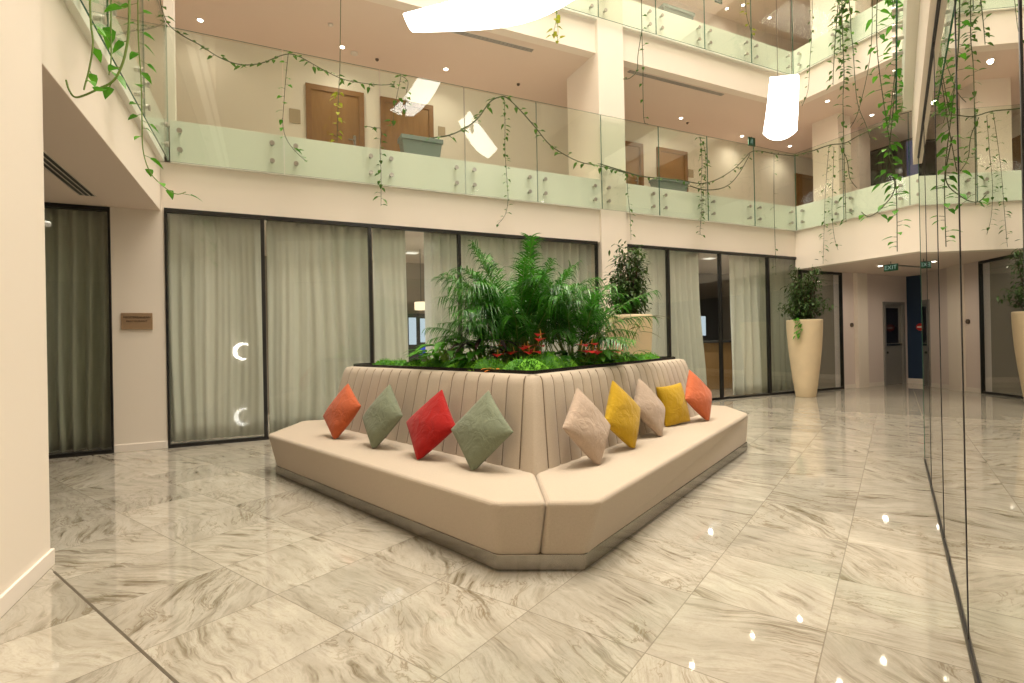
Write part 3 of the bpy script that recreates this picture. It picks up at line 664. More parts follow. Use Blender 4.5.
def moss(x, y, r, h, seed, mat, label):
    rnd = random.Random(seed); mb = MB(); nr, na = 7, 20; ph = [rnd.uniform(0, 6) for _ in range(4)]; z0 = ZB+.003
    P = lambda i, a: (x+r*(1+.18*math.sin(3*a+ph[0])+.1*math.sin(5*a+ph[1]))*math.sin(i/nr*PI/2)*math.cos(a), y+.8*r*(1+.18*math.sin(3*a+ph[0]))*math.sin(i/nr*PI/2)*math.sin(a), z0+h*math.cos(i/nr*PI/2)*(1+.15*math.sin(4*a+ph[2])))
    o = 0; mb.v.append((x, y, z0+h))
    for i in range(1, nr+1):
        for j in range(na): mb.v.append(P(i, 2*PI*j/na))
    for j in range(na): mb.face([0, 1+j, 1+(j+1) % na])
    for i in range(nr-1):
        for j in range(na): a = 1+i*na; mb.face([a+j, a+na+j, a+na+(j+1) % na, a+(j+1) % na])
    e = empty('moss_mound', (x, y, ZB), label, 'moss', 'moss along the rim'); mb.build('cushion', M['mossd' if mat == 'moss' else 'moss'], e, smooth=True)
    tf = MB()
    for k in range(260):
        i = rnd.random()**.6*nr; a = rnd.uniform(0, 2*PI); p = Vector(P(i, a)); n_ = Vector((p.x-x, p.y-y, (p.z-z0)*1.5+.02)).normalized()
        tf.blade(p, n_+Vector((rnd.uniform(-.6, .6), rnd.uniform(-.6, .6), rnd.uniform(0, .5))), (rnd.uniform(-1, 1), rnd.uniform(-1, 1), .3), rnd.uniform(.025, .05), .012, .3, seg=2)
    tf.build('tufts', M[mat], e)
mm = [(1.53, 5.72, .13, .05, 'moss', 'flat moss patch at the left end of the rim'), (1.60, 5.2, .17, .07, 'moss', 'moss mound left of the leafy plants'), (1.70, 4.72, .19, .07, 'mossd', 'moss mound below the broad-leaved plants'), (1.80, 4.36, .18, .08, 'moss', 'moss mound left of the orange rosette'),
      (1.93, 3.98, .18, .08, 'moss', 'moss mound between rosette and front corner'), (2.07, 3.78, .16, .08, 'mossd', 'moss mound at the front corner of the bed'), (2.33, 3.93, .19, .10, 'moss', 'tall bright moss mound right of the front corner'), (2.62, 4.02, .15, .07, 'mossd', 'moss mound left of the white pebble'),
      (2.95, 4.22, .17, .07, 'moss', 'moss mound right of the white pebble'), (3.35, 4.42, .18, .07, 'moss', 'moss mound below the bronze-leaved plant'), (3.85, 4.68, .18, .06, 'mossd', 'moss mound near the right end of the bed'), (2.2, 4.22, .16, .10, 'mossd', 'moss mound behind the bright one, below the tallest flower'), (4.2, 4.86, .14, .04, 'moss', 'last moss patch at the right end of the rim')]
for k in range(9):
    t = .04+k*.105; q = tc_.lerp(tl_, t); mm.append((q.x+.3, q.y+.1, .13, .06, 'moss' if k % 3 else 'mossd', 'small moss tuft along the left rim, %s from the front corner' % ordn[k]))
for k in range(9):
    t = .05+k*.105; q = tc_.lerp(tr_, t); mm.append((q.x-.12, q.y+.3, .13, .06, 'moss' if k % 3 else 'mossd', 'small moss tuft along the right rim, %s from the front corner' % ordn[k]))
def inside(x, y, m):
    p = Vector((x, y))
    for n_ in (nL, nR):
        d_ = -(p-tc_).dot(n_)
        if d_ < m: p = p-n_*(m-d_)
    return p.x, p.y
for i, (x, y, r, h, mt, lab) in enumerate(mm):
    x, y = inside(x, y, r*1.1+.14); moss(x, y, r, h*1.55, 60+i, mt, lab)
for i, (x, y, r, lab) in enumerate(((1.46, 5.66, .045, 'white pebble on the rim at the left end of the bed'), (1.63, 5.42, .04, 'white pebble between two moss patches left of the palm'), (2.72, 3.92, .05, 'white pebble on the rim right of the front corner'), (2.50, 3.76, .035, 'small white pebble by the tall moss mound'))):
    x, y = inside(x, y, r+.17); mb = MB(); mb.lathe([(0, 0), (r*.8, .004), (r, r*.35), (r*.7, r*.65), (0, r*.75)], (x, y, ZB+.004), 14); tag(mb.build('pebble', M['pebble'], smooth=True), lab, 'pebble', 'pebbles in the bed')

# ================================================================== TALL PLANTERS
def tall_planter(x, y, label, seed, hgt, wid, n):
    rnd = random.Random(seed); e = empty('potted_shrub', (x, y, 0), label, 'planter', 'tall planters')
    MB().lathe([(.195, 0), (.205, .02), (.245, .3), (.295, .7), (.335, 1.1), (.36, 1.5), (.366, 1.70), (.362, 1.74), (.325, 1.74), (.315, 1.66), (.30, 1.60)], (x, y, 0), 48).build('planter', M['stone'], e, smooth=True)
    MB().lathe([(0, 1.60), (.305, 1.60), (.305, 1.63), (0, 1.66)], (x, y, 0), 24).build('soil', M['soil'], e)
    tr = MB(); lf = MB()
    for i in range(n):
        a = i*2.4+rnd.uniform(-.4, .4); f = rnd.random(); r0 = rnd.uniform(.02, .12)
        b = Vector((x+r0*math.cos(a), y+r0*math.sin(a), 1.62)); t = Vector((x+wid*(1-.55*f)*math.cos(a)*rnd.uniform(.3, 1), y+wid*(1-.55*f)*math.sin(a)*rnd.uniform(.3, 1), 1.74+hgt*(.12+.88*f)))
        m_ = b.lerp(t, .5)+Vector((0, 0, .12)); P = smooth_path([b, m_, t], 4); tr.tube(P, .010, 5, r1=.003)
        for k in range(34):
            q = P[min(len(P)-1, 2+int(rnd.random()*(len(P)-2)))]+Vector((rnd.gauss(0, .055), rnd.gauss(0, .055), rnd.gauss(0, .05)))
            d = Vector((rnd.uniform(-1, 1)+math.cos(a)*.5, rnd.uniform(-1, 1)+math.sin(a)*.5, rnd.uniform(-.7, .5)))
            lf.leaf(q, d, (rnd.uniform(-.4, .4), rnd.uniform(-.4, .4), 1), rnd.uniform(.07, .12), rnd.uniform(.03, .042), .3)
    tr.build('stems', M['bark'], e); lf.build('foliage', M['ficus'], e)
    return e
tall_planter(5.06, 6.52, 'tall cream planter with a dark shrub beside the white column, behind the seat', 5, 1.12, .44, 60)
pe = tall_planter(10.93, 7.76, 'tall cream planter with a spreading dark shrub near the lobby', 6, 1.20, .66, 60)
rnd = random.Random(9); mb = MB(); ax, ay = 10.93-.36, 7.76-.12
for k in range(26): mb.leaf((ax+rnd.uniform(-.03, .03), ay+rnd.uniform(-.1, .08), 1.78-rnd.random()*.4), (-1, rnd.uniform(-.8, .6), rnd.uniform(-.8, .2)), (0, 0, 1), .10, .05, .4, heart=True)
t_ = mb.build('trailing_leaves', M['leafb'], pe); t_['label'] = 'bright green leaves spilling over the rim'

# ================================================================== VINES
VINES={
 'leftA':[[(-1.066,4.35,4.131),(-1.067,4.35,3.724),(-1.064,4.35,3.555),(-1.055,4.35,3.422),(-1.079,4.35,3.247),(-1.102,4.35,3.141),(-1.108,4.35,3.106)]],
 'leftB':[[(-0.911,4.7,4.43),(-0.92,4.7,3.826),(-0.942,4.7,3.596),(-0.981,4.7,3.438),(-1.031,4.7,3.339),(-1.103,4.7,3.28),(-1.192,4.7,3.212),(-1.25,4.7,3.187),(-1.283,4.7,3.231),(-1.299,4.7,3.3)]],
 'leftC':[[(-1.065,4.9,4.525),(-1.075,4.9,3.825),(-1.078,4.9,3.592),(-1.093,4.9,3.474)]],
 'leftD':[[(-1.074,5.9,5.238),(-1.086,5.9,4.38),(-1.07,5.9,3.909),(-1.068,5.9,3.53),(-1.064,5.9,3.245),(-1.012,5.9,3.043),(-0.91,5.9,2.921),(-0.805,5.9,2.855),(-0.722,5.9,2.883)]],
 'swagL':[[(-1.289,8.2,6.35),(-1.261,8.2,6.023),(-1.208,8.2,5.795),(-1.13,8.2,5.679),(-0.982,8.2,5.592),(-0.808,8.2,5.523),(-0.63,8.2,5.424),(-0.448,8.2,5.366),(-0.261,8.2,5.363),(-0.042,8.2,5.438),(0.156,8.2,5.567),(0.318,8.2,5.646),(0.467,8.2,5.635),(0.743,8.2,5.529),(1.028,8.2,5.436),(1.249,8.2,5.418),(1.63,8.2,5.446),(1.867,8.2,5.508)]],
 'strand1':[[(0.303,8.17,5.613),(0.271,8.17,5.314),(0.238,8.17,4.943),(0.218,8.17,4.576),(0.268,8.17,4.365),(0.386,8.17,4.207),(0.521,8.17,4.092)]],
 'wire':[[(1.023,7.8,6.965),(0.983,7.8,5.499),(0.962,7.8,5.132),(0.942,7.8,4.766),(0.92,7.8,4.299)]],
 'strand2':[[(1.394,8.15,4.742),(1.53,8.15,4.733),(1.622,8.15,4.716),(1.601,8.15,4.4),(1.609,8.15,4.01),(1.6,8.15,3.524)]],
 'sprig':[[(1.966,8.2,5.655),(1.896,8.2,5.337),(1.843,8.2,5.089),(1.822,8.2,4.83)],[(1.982,8.2,5.658),(2.077,8.2,5.581),(2.041,8.2,5.364),(2.019,8.2,5.087)]],
 'swagM':[[(2.476,8.2,4.738),(2.77,8.2,4.832),(3.038,8.2,4.991),(3.278,8.2,5.201),(3.506,8.2,5.516),(3.698,8.2,5.637),(3.832,8.2,5.645),(4.082,8.2,5.477),(4.377,8.2,5.222),(4.638,8.2,4.972),(4.888,8.2,4.842),(5.318,8.2,4.714),(5.768,8.2,4.697),(6.379,8.2,4.637)]],
 'swagR':[[(5.769,8.2,4.735),(6.38,8.2,4.657),(6.722,8.2,4.619),(7.101,8.2,4.624),(7.761,8.2,4.659),(8.173,8.2,4.644),(8.485,8.2,4.679),(8.897,8.2,4.835),(9.355,8.2,5.109),(9.672,8.2,5.373),(9.866,8.2,5.534),(10.156,8.2,5.597),(10.651,8.2,5.597),(11.34,8.2,5.644)],[(8.052,8.22,4.573),(8.502,8.22,4.537),(9.062,8.22,4.663),(9.466,8.22,4.974),(9.856,8.22,5.495)]],
 'strand3':[[(3.761,8.17,5.636),(3.771,8.17,5.236),(3.76,8.17,4.71),(3.787,8.17,4.19),(3.799,8.17,3.842),(3.736,8.17,3.574),(3.599,8.17,3.406)]],
 'wire2':[[(6.355,7.6,8.412),(6.343,7.6,7.013),(6.355,7.6,6.551),(6.34,7.6,5.99),(6.35,7.6,5.434),(6.442,7.6,5.375)],[(6.345,7.6,7.107),(6.24,7.6,6.619),(6.21,7.6,6.335),(6.046,7.6,6.154),(5.887,7.6,6.105)]],
 'strand4':[[(8.31,8.17,5.626),(8.354,8.17,5.144),(8.311,8.17,4.608),(8.328,8.17,4.186),(8.256,8.17,3.609),(8.339,8.17,3.551)],[(8.282,8.17,5.621),(8.445,8.17,5.369),(8.456,8.17,4.731),(8.436,8.17,3.984)]],
 'thin':[[(10.487,8.1,5.54),(10.456,8.1,4.486),(10.462,8.1,3.573),(10.471,8.1,2.775)]],
 'short':[[(6.349,8.13,4.631),(6.362,8.13,4.184),(6.401,8.13,3.797),(6.413,8.13,3.309)]],
 'yel':[[(9.826,8.2,9.626),(9.8,8.2,8.718),(9.915,8.2,8.341),(10.005,8.2,8.136)]],
 'yel2':[[(4.82,8.1,8.114),(4.826,8.1,7.478),(4.799,8.1,7.197),(4.729,8.1,6.89)],[(4.803,8.1,7.381),(4.837,8.1,7.025),(4.811,8.1,6.8)]],
 'thirdA':[[(11.3,7.654,9.917),(11.3,7.686,8.455),(11.3,7.752,7.689),(11.3,7.815,7.029),(11.3,7.969,6.726)]],
 'heavy':[[(11.2,6.917,9.6),(11.2,6.948,8.119),(11.2,6.938,7.578),(11.2,6.93,6.932),(11.2,6.963,6.41),(11.2,6.964,5.338),(11.2,6.96,4.479),(11.2,6.953,3.792)],[(11.2,6.973,8.993),(11.2,7.081,7.979),(11.2,7.138,7.357),(11.2,7.171,6.828)],[(11.2,6.847,8.912),(11.2,6.777,8.233),(11.2,6.766,7.803),(11.2,6.732,7.405)]],
 'thirdB':[[(11.25,6.351,9.015),(11.25,6.379,7.599),(11.25,6.472,6.826),(11.25,6.688,6.048),(11.25,6.859,5.778)]],
 'thirdC':[[(11.25,6.762,7.433),(11.25,6.703,6.307),(11.25,6.534,5.715),(11.25,6.461,5.418)]],
 'swagT':[[(11.4,8.269,5.675),(11.4,7.818,5.639),(11.4,7.394,5.627),(11.4,7.063,5.553),(11.4,6.746,5.61),(11.4,6.254,5.65)]],
 'third1':[[(11.35,7.385,5.572),(11.35,7.442,5.077),(11.35,7.502,4.42),(11.35,7.542,3.64),(11.35,7.579,2.991)]],
 'third2':[[(11.35,7.274,5.533),(11.35,7.311,4.814),(11.35,7.348,4.158),(11.35,7.315,3.595),(11.35,7.233,3.249)]],
 'third3':[[(11.4,7.173,5.527),(11.4,7.028,5.171),(11.4,6.973,4.764),(11.4,6.831,4.508)]],
}
def vine(key, label, leafL=.07, step=.07, seed=0, mat='leaf', r=.005, stem='stem', group='hanging vines', skip=0.0, dens=None, heart=True):
    if leafL < .1: leafL *= 1.35
    rnd = random.Random(seed); paths = VINES[key]; e = empty('vine', paths[0][0], label, 'vine', group)
    st = MB(); lf = MB()
    for path in paths:
        P = smooth_path(path, 7); st.tube(P, r, 5, r1=r*.7)
        L = 0; nxt = skip; tot = sum((P[i+1]-P[i]).length for i in range(len(P)-1))
        for i in range(len(P)-1):
            a, b = P[i], P[i+1]; l = (b-a).length
            while nxt < L+l:
                p = a.lerp(b, (nxt-L)/max(l, 1e-6)); an = rnd.uniform(0, 2*PI); o = Vector((math.cos(an), math.sin(an), rnd.uniform(-.5, .35)))
                q = p+o*leafL*rnd.uniform(.2, .6); st.tube([p, q], r*.45, 4, cap=False)
                lf.leaf(q, o+Vector((0, 0, rnd.uniform(-.45, .2))), (0, 0, 1), leafL*rnd.uniform(.6, 1.15), leafL*.62, .35, heart=heart)
                f = nxt/tot; nxt += step*rnd.uniform(.5, 1.5)*(dens(f) if dens else 1)
            L += l
    st.build('stem', M[stem], e); lf.build('leaves', M[mat], e); return e
vine('leftA', 'green vine strand with few leaves nearest the left wall', .10, .17, 1, 'leafb', .007, 'stemg')
vine('leftB', 'thick green vine curling up at its tip in front of the left fascia', .12, .26, 2, 'leafb', .009, 'stemg')
vine('leftC', 'short leafy vine between the two long ones at top left', .15, .15, 3, 'leafb', .006, 'stemg')
vine('leftD', 'long thin vine hanging past the left corner and curving to the right', .085, .12, 4, 'leafb', .006, 'stemg')
vine('swagL', 'vine swag draped along the balustrade top at the left corner', .07, .075, 5, 'leaf', .008)
vine('strand1', 'vine strand hanging from the left swag down to the white slab edge', .075, .10, 6, 'leafb')
vine('wire', 'thin cord ending in a yellow-green leaf cluster in front of the first brown door', .075, .045, 7, 'leafy', .006, 'stem', skip=1.9)
vine('strand2', 'vine strand hanging over the slab edge left of the grey plant box', .07, .075, 8, 'leaf')
vine('sprig', 'leafy sprig hanging above the grey plant box', .12, .09, 9, 'leaf')
vine('swagM', 'vine swag rising from the grey plant box and falling to the column', .085, .10, 10, 'leaf', .012)
vine('strand3', 'vine strand hanging from the top of the middle swag', .06, .065, 11, 'leaf')
vine('swagR', 'long vine loops between the column and the far corner', .06, .22, 12, 'leaf', .012)
vine('wire2', 'bare vine falling from the upper gallery right of the column', .07, .30, 13, 'leaf', .008)
vine('strand4', 'pair of vine strands hanging across the third and fourth brown doors', .06, .05, 14, 'leaf')
vine('thin', 'bare thin vine hanging in front of the far right window', .06, .33, 15, 'leaf', .006)
vine('short', 'short vine hanging beside the column below the slab edge', .06, .10, 16, 'leaf')
vine('yel', 'yellow-green vine in front of the upper balustrade near the far corner', .11, .12, 17, 'leafy', .007)
vine('yel2', 'bright yellow-green sprig beneath the upper balustrade beside the big lamp', .085, .045, 18, 'leafy', .006, 'stemg', skip=.5)
vine('thirdA', 'thin vine right of the hanging lamp', .06, .16, 19, 'leaf', .007)
vine('heavy', 'dense bundle of dark vines hanging down the lobby side', .09, .04, 20, 'leaf', .010, dens=lambda f: .8 if f < .5 else 2.5)
vine('thirdB', 'bare vine strand right of the dense bundle', .07, .35, 21, 'leaf', .008)
vine('thirdC', 'vine tail slanting right below the dense bundle', .07, .14, 22, 'leaf', .008)
vine('swagT', 'vine swag along the balustrade top above the lobby', .05, .30, 23, 'leaf', .014)
vine('third1', 'leafy vine strand hanging left of the lobby, the lower of two', .065, .075, 24, 'leaf')
vine('third2', 'leafy vine strand hanging left of the lobby, the shorter of two', .065, .085, 25, 'leaf')
vine('third3', 'curved bare vine below the dense bundle', .06, .20, 26, 'leaf', .009)
x, y = ts(6.9, .03)
rnd = random.Random(77); paths = []
for k, (zt, zb) in enumerate(((9.0, 2.25), (9.0, 3.0), (9.0, 3.6))):
    ph = rnd.uniform(0, 6); paths.append([(x+.07*math.sin(ph+z*1.3)+.03*k, y+.05*math.cos(ph+z*1.7), z) for z in [zt+(zb-zt)*i/9 for i in range(10)]])
x2, y2 = ts(6.9, .12); paths.append([(x, y, 3.35), (x+.06, y-.03, 2.95), (x, y+.06, 2.75), (x2-.03, y2+.08, 2.66), (x2-.07, y2+.14, 2.72)])
VINES['bright'] = paths
vine('bright', 'bright green leafy vine hanging at the end of the reflective glass wall', .10, .06, 27, 'leafb', .006, 'stem')
x, y = ts(7.3, -.13); VINES['bs'] = [[(x, y, 4.6), (x+.03, y, 4.2), (x-.02, y, 4.0), (x-.04, y+.02, 3.85)]]
vine('bs', 'small vine sprig behind the end of the right balustrade', .10, .12, 28, 'leafb', .006, 'stemg')

# plant boxes standing on the gallery edges
def plant_box(a0, a1, b0, z0, h, label, seed):
    e = empty('plant_box', ((a0+a1)/2, b0, z0), label, 'plant box', 'grey plant boxes'); t = .05
    p = [(a0+t, b0+.03), (a1-t, b0+.03), (a1-t, b0+.22), (a0+t, b0+.22)]; q = [(a0, b0), (a1, b0), (a1, b0+.25), (a0, b0+.25)]
    MB().prism(p, z0+.002, z0+h*.82, top=q).build('box', M['boxgrey'], e, bevel=.006)
    MB().box(a0-.02, a1+.02, b0-.02, b0+.27, z0+h*.82, z0+h).build('rim', M['boxgrey'], e, bevel=.008)
    rnd = random.Random(seed); mb = MB()
    for k in range(14): mb.leaf((rnd.uniform(a0+.05, a1-.05), b0+.12, z0+h), (rnd.uniform(-1, 1), rnd.uniform(-1, .3), .6), (0, 0, 1), .10, .06, .4, heart=True)
    mb.build('leaves', M['leaf'], e)
plant_box(2.07, 2.77, 8.64, 4.49, .42, 'grey plant box on the lower gallery edge in front of the second brown door', 1)
plant_box(7.55, 8.42, 8.64, 4.49, .34, 'grey plant box on the lower gallery edge right of the column', 2)
plant_box(7.82, 8.68, 8.64, 8.22, .40, 'grey plant box on the upper gallery edge', 3)

# ================================================================== LAMPS
def sheet(rows, label, hang):
    """glowing curved sheet; rows of 3-D points"""
    mb = MB(); nr, nc = len(rows), len(rows[0]); c = sum((Vector(p) for r in rows for p in r), Vector((0, 0, 0)))/(nr*nc)
    e = empty('pendant_lamp', c, label, 'lamp', 'glowing sheet pendants')
    for r in rows: mb.v += [tuple(p) for p in r]
    for i in range(nr-1):
        for j in range(nc-1): q = i*nc+j; mb.face([q, q+1, q+nc+1, q+nc])
    o = mb.build('glowing_sheet', M['lamp'], e, smooth=True); s = o.modifiers.new('sub', 'SUBSURF'); s.levels = s.render_levels = 2; s.boundary_smooth = 'PRESERVE_CORNERS'
    s = o.modifiers.new('thickness', 'SOLIDIFY'); s.thickness = .03
    for h in hang: MB().tube([h, (h[0], h[1], 15)], .004, 5).build('suspension_wire', M['steel'], e)
NR = [(1.279, 5.202), (1.60, 4.85), (1.95, 4.48), (2.284, 4.125), (2.668, 3.731)]; FR = [(1.499, 5.403), (1.95, 5.19), (2.42, 4.87), (2.72, 4.50), (2.93, 3.90)]
rows = []
for (a, b), (c, d), dz in zip(NR, FR, (0, -.03, -.04, -.02, .05)):
    rows.append([(a+(c-a)*t, b+(d-b)*t, 4.70+dz-.10*math.sin(PI*t)+.02) for t in (0, .25, .5, .75, 1)])
sheet(rows, 'big white glowing curved sheet lamp at the top centre', [rows[1][2], rows[3][2]])
tp = [Vector((7.901, 6.13, 5.829)), Vector((7.989, 5.676, 5.682))]
bt = [Vector(p) for p in ((7.618, 6.085, 4.80), (7.643, 5.973, 4.66), (7.693, 5.826, 4.60), (7.74, 5.679, 4.615), (7.80, 5.596, 4.70))]
rows = []
for i in range(5):
    t = i/4; rows.append([tuple(tp[0].lerp(tp[1], j/4).lerp(bt[j], t)+Vector((.5, .3, 0))*.12*math.sin(PI*t)) for j in range(5)])
cv = Vector((0, 0, 1.35)); rows = [[tuple(cv+(Vector(p)-cv)*.81) for p in r] for r in rows]
sheet(rows, 'white glowing curved sheet lamp hanging near the far corner', [rows[0][1], rows[0][3]])
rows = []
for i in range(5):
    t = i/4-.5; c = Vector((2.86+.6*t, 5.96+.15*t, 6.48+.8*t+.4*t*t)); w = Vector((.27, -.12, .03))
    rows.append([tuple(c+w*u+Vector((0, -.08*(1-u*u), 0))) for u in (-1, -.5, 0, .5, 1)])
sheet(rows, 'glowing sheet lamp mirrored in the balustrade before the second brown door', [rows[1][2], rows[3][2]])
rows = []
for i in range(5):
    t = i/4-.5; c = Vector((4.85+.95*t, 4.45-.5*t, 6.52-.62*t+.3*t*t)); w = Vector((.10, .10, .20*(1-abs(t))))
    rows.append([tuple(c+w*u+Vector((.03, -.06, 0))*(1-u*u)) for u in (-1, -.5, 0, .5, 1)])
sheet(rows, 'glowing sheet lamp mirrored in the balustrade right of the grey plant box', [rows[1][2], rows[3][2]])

def spot_light(x, y, z, power, size=1.9, blend=.8):
    l = bpy.data.lights.new('lamp_or_fill_light', 'SPOT'); l.energy = power; l.spot_size = size; l.spot_blend = blend; l.color = (1, .86, .68); l.shadow_soft_size = .05
    o = bpy.data.objects.new('lamp_or_fill_light', l); C.objects.link(o); o.location = (x, y, z); return o
def downlight(x, y, z, label, power, group, r=.042):
    e = empty('downlight', (x, y, z), label, 'downlight', group)
    MB().lathe([(r, -.006), (r*1.5, -.008), (r*1.55, 0)], (x, y, z), 20).build('trim_ring', M['smoke'], e)
    MB().lathe([(0, -.010), (r*.9, -.012), (r, -.006)], (x, y, z), 20).build('lens', M['spot'], e)
    spot_light(x, y, z-.03, power, 2.9, 1)
g1 = 'downlights in the lower gallery ceiling'
for x, y, lab in ((-1.0, 10.25, 'ceiling downlight of the lower gallery at the left corner'), (1.32, 10.14, 'ceiling downlight of the lower gallery above the first brown door'), (3.36, 10.13, 'ceiling downlight of the lower gallery right of the second brown door'), (9.59, 10.05, 'ceiling downlight of the lower gallery above the fourth brown door'), (12.04, 10.29, 'ceiling downlight of the lower gallery left of the running-figure sign'), (14.0, 10.28, 'ceiling downlight of the lower gallery below the hanging lamp'), (14.05, 8.01, 'ceiling downlight above the lobby side of the lower gallery, behind the dark vines'), (12.2, 7.95, 'ceiling downlight of the lower gallery right of the hanging lamp')):
    downlight(x, y, 7.0, lab, 34 if x > 0 else 14, g1)
for x, y, lab in ((11.9, 10.6, 'upper gallery downlight near the upper plant box'), (12.2, 10.3, 'upper gallery downlight at the top edge of the photo'), (13.4, 10.4, 'upper gallery downlight nearest the far corner')):
    downlight(x, y, 10.72, lab, 12, 'downlights in the upper gallery ceiling')
for x, y, lab in ((13.0, 7.3, 'lobby downlight left of the exit sign'), (14.6, 6.9, 'lobby downlight right of the exit sign')):
    downlight(x, y, 2.985, lab, 50, 'lobby downlights')
# slot diffusers, detectors, signs
def slot(x0, x1, y0, y1, z, label, along='x'):
    e = empty('slot_diffuser', ((x0+x1)/2, (y0+y1)/2, z), label, 'air vent', 'slot air vents')
    MB().box(x0, x1, y0, y1, z-.004, z-.0005).build('backing', M['black'], e); mb = MB()
    n_ = 3
    for k in range(n_+1):
        if along == 'x': yy = y0+(y1-y0)*k/n_; mb.box(x0, x1, yy-.004, yy+.004, z-.012, z-.002)
        else: xx = x0+(x1-x0)*k/n_; mb.box(xx-.004, xx+.004, y0, y1, z-.012, z-.002)
    mb.build('blades', M['smoke'], e)
slot(6.9, 9.6, 8.66, 8.76, 7.0, 'long slot vent in the lower gallery ceiling right of the column')
slot(2.6, 4.7, 8.78, 8.88, 7.0, 'slot vent in the lower gallery ceiling left of the column, by the big lamp')
slot(-2.06, -1.90, 5.9, 7.85, 3.24, 'triple slot vent in the ceiling of the left recess', 'y')
for x, y, r, lab in ((1.56, 10.26, .07, 'round smoke detector beside the downlight over the first brown door'), (1.05, 9.5, .045, 'small round sprinkler rose left of the smoke detector'), (2.0, 10.3, .035, 'small sensor right of the smoke detector'), (5.0, 10.1, .035, 'small sensor in the gallery ceiling left of the column'), (9.95, 10.2, .035, 'small sensor right of the downlight over the fourth brown door')):
    mb = MB(); mb.lathe([(r, 0), (r, -.02), (r*.7, -.035), (r*.3, -.045), (0, -.045)], (x, y, 7.0), 20); tag(mb.build('smoke_detector', M['smoke' if r > .04 else 'dial'], smooth=True), lab, 'detector')
for x0, x1, z0, z1, lab in ((.40, .60, 5.66, 5.93, 'tan room plate left of the first brown door'), (3.36, 3.52, 5.86, 6.06, 'tan room plate right of the second brown door'), (10.47, 10.65, 5.80, 6.02, 'tan room plate right of the fourth brown door')):
    tag(MB().box(x0, x1, 10.728, 10.75, z0, z1).build('room_plate', M['beigeplate'], bevel=.004), lab, 'sign', 'room plates')
# bronze plaque on the pier
e = empty('wall_plaque', (-1.61, 8.385, 1.62), 'small bronze plaque with two lines of dark lettering on the pier', 'sign')
MB().box(-1.785, -1.437, 8.365, 8.385, 1.622, 1.845).build('plate', M['bronze'], e, bevel=.005)
for tx, sz, z in (('MEDITERRANEAN', .038, 1.785), ('RESTAURANT', .038, 1.735)):
    o = text_mb(tx, sz, .0015).build('lettering', M['letter'], e, local=True); o.matrix_local = Matrix.Translation((0, -.0215, z-1.62)) @ Matrix.Rotation(PI/2, 4, 'X')
# exit sign hanging in the lobby
e = empty('exit_sign', (12.5, 6.80, 2.77), 'green EXIT sign hanging from the lobby ceiling', 'sign')
MB().box(12.49, 12.52, 6.66, 6.94, 2.775, 2.925).build('sign_box', M['exitg'], e, bevel=.004)
MB().tube([(12.505, 6.8, 2.925), (12.505, 6.8, 2.985)], .006).build('hanger', M['black'], e)
o = text_mb('EXIT', .125, .001).build('lettering', M['exitw'], e, local=True); o.matrix_local = Matrix.Translation((-.0125, 0, .08)) @ Matrix.Rotation(-PI/2, 4, 'Z') @ Matrix.Rotation(PI/2, 4, 'X')
def run_sign(x, y, z, label):
    e = empty('escape_sign', (x, y, z), label, 'sign', 'running-figure escape signs')
    MB().box(x-.13, x+.13, y, y+.03, z, z+.24).build('sign_box', M['exitg'], e, bevel=.004)
    mb = MB(); q = lambda u, v: (x+u*.2, y-.003, z+.12+v*.2)
    mb.disc(q(.02, .34), (0, 1, 0), .017, .003)
    for a, b in (((0, .22), (-.05, -.05)), ((-.05, -.05), (.15, -.15)), ((.15, -.15), (.1, -.38)), ((-.05, -.05), (-.2, -.2)), ((-.2, -.2), (-.35, -.2)), ((0, .2), (.2, .08)), ((0, .2), (-.2, .12)), ((-.2, .12), (-.26, -.02))): mb.tube([q(*a), q(*b)], .007, 6)
    mb.build('figure', M['exitw'], e); MB().tube([(x, y+.015, z+.24), (x, y+.015, z+.27)], .006).build('hanger', M['black'], e)
run_sign(12.32, 10.2, 6.73, 'dark green escape sign under the lower gallery ceiling'); run_sign(11.16, 10.2, 10.45, 'dark green escape sign under the upper gallery ceiling')
mb = MB(); mb.disc((13.66, 8.40, 1.635), (0, -1, 0), .055, .03, 20); tag(mb.build('wall_dial', M['dial']), 'small dark round control on the lobby wall', 'control')
e = empty('fire_alarm', (16.15, 8.06, 1.56), 'red fire alarm button on the navy wall', 'alarm')
MB().disc((16.15, 8.06, 1.56), (-1, 0, 0), .10, .05, 22).build('housing', M['alarm'], e, bevel=.008); MB().box(16.085, 16.10, 8.0, 8.12, 1.54, 1.58).build('label_strip', M['white'], e)
# panel lights in the rooms
for x, y, lab in ((2.9, 11.4, 'bright ceiling panel light seen through the gap beside the hanging lampshade'), (10.2, 9.8, 'bright ceiling panel light above the wooden counter')):
    e = empty('ceiling_light', (x, y, 3.42), lab, 'ceiling light'); MB().box(x-.14, x+.14, y-.12, y+.12, 3.40, 3.42).build('frame', M['white'], e); MB().box(x-.12, x+.12, y-.10, y+.10, 3.392, 3.40).build('diffuser', M['panel'], e)

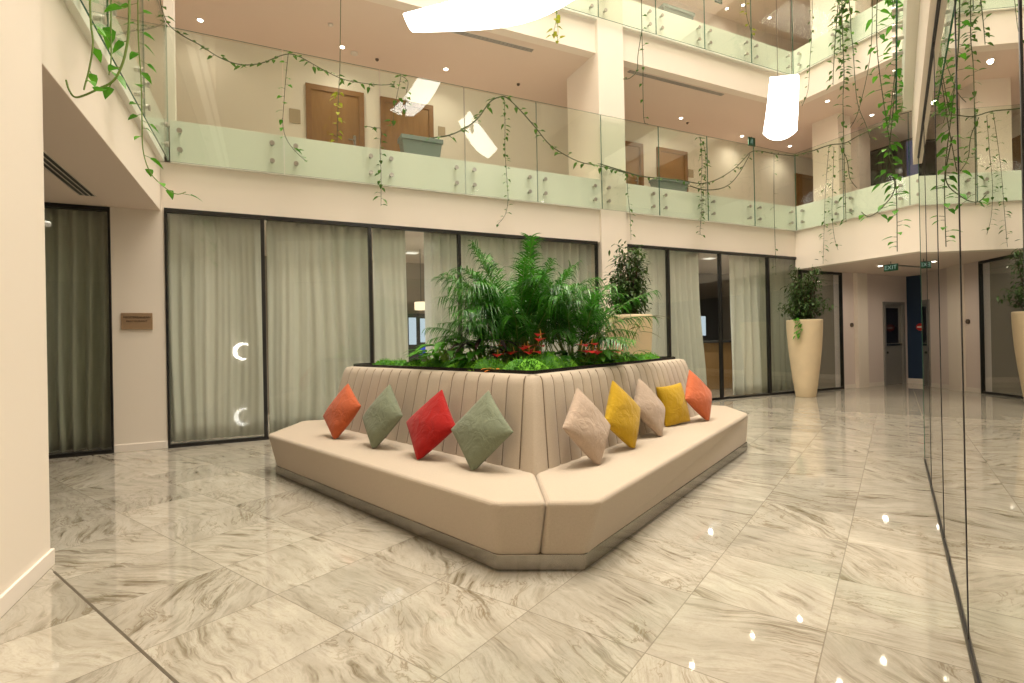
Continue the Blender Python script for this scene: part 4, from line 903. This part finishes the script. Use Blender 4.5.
# ================================================================== LIGHT, CAMERA
def area(name, loc, sx, sy, power, col=(1, .88, .72), rot=(0, 0, 0)):
    l = bpy.data.lights.new(name, 'AREA'); l.shape = 'RECTANGLE'; l.size = sx; l.size_y = sy; l.energy = power; l.color = col
    o = bpy.data.objects.new(name, l); C.objects.link(o); o.location = loc; o.rotation_euler = rot; return o
downlight(-2.9, 7.2, 3.24, 'added unseen downlight in the left recess, lighting the pier', 25, 'added recess lights')  # added out of view to light the plaque pier
e = empty('crescent_lamp', (-1.1, -4.9, 1.2), 'glowing crescent wall lamp behind the viewpoint, mirrored in the first curtained window', 'lamp'); mb = MB()
for k in range(17):
    a = PI*.28+PI*1.35*k/16; w_ = .02+.11*math.sin(PI*k/16); r = .32
    for rr in (r, r-w_): mb.v += [(-.95+rr*math.cos(a), -4.93, 1.22+rr*math.sin(a)), (-.95+rr*math.cos(a), -4.99, 1.22+rr*math.sin(a))]
for k in range(16):
    q = k*4
    for a, b in ((0, 2), (2, 3), (3, 1), (1, 0)): mb.face([q+a, q+b, q+4+b, q+4+a])
mb.face([0, 1, 3, 2]); mb.face([64, 66, 67, 65]); mb.build('glowing_crescent', M['crescent'], e)
MB().disc((-1.24, -5.0, 1.22), (0, 1, 0), .05, .06).build('wall_mount', M['steel'], e)
area('added_atrium_fill', (5.0, 4.6, 14.7), 9, 6.5, 2000, (1, .905, .77))  # added overhead panel out of view, broad soft fill for the atrium
for x, y in ((.6, 3.0), (.4, 5.6), (2.6, 1.2), (2.6, 5.0), (4.6, 2.6), (4.8, 5.4), (7.2, 4.4), (9.4, 6.2)):
    e = empty('downlight', (x, y, 15), 'atrium ceiling spotlight, one of a grid above the seat', 'downlight', 'atrium ceiling spotlights')
    MB().lathe([(.10, -.01), (.15, -.014), (.16, 0)], (x, y, 15), 20).build('trim_ring', M['smoke'], e); MB().lathe([(0, -.02), (.05, -.018), (.06, -.01)], (x, y, 15), 20).build('lens', M['spot'], e)
    l = spot_light(x, y, 14.9, 1220, .62, .9); l.data.color = (1, .93, .82); l.data.shadow_soft_size = .06
for x, p in ((.2, 125), (2.6, 85), (5.0, 120), (7.6, 90), (10.2, 65), (12.3, 16), (-3.0, 26)):  # added spots without fixtures, brighten the curtains and the rooms
    for dx in (-.5, .5): l = spot_light(x+dx, 9.45, 3.38, p, 2.7, .9); l.data.color = (1, .95, .87)
w = bpy.data.worlds.new('night'); bpy.context.scene.world = w; w.use_nodes = True
w.node_tree.nodes['Background'].inputs[0].default_value = (.9, .82, .7, 1); w.node_tree.nodes['Background'].inputs[1].default_value = .06
cam = bpy.data.cameras.new('camera'); co = bpy.data.objects.new('camera', cam); C.objects.link(co)
Rv = Vector((.905604, -.423673, -.019547)); Uv = Vector((.016774, -.010272, .999807)); Fv = Vector((.423792, .905757, .002196))
co.matrix_world = Matrix(((Rv.x, Uv.x, -Fv.x, 0), (Rv.y, Uv.y, -Fv.y, 0), (Rv.z, Uv.z, -Fv.z, 1.35), (0, 0, 0, 1)))
cam.sensor_width = 36; cam.lens = 516.236/1024*36; cam.clip_start = .02
sc = bpy.context.scene; sc.camera = co
sc.view_settings.view_transform = 'Standard'; sc.view_settings.look = 'None'; sc.view_settings.gamma = 1; sc.view_settings.use_curve_mapping = False; sc.view_settings.exposure = 0
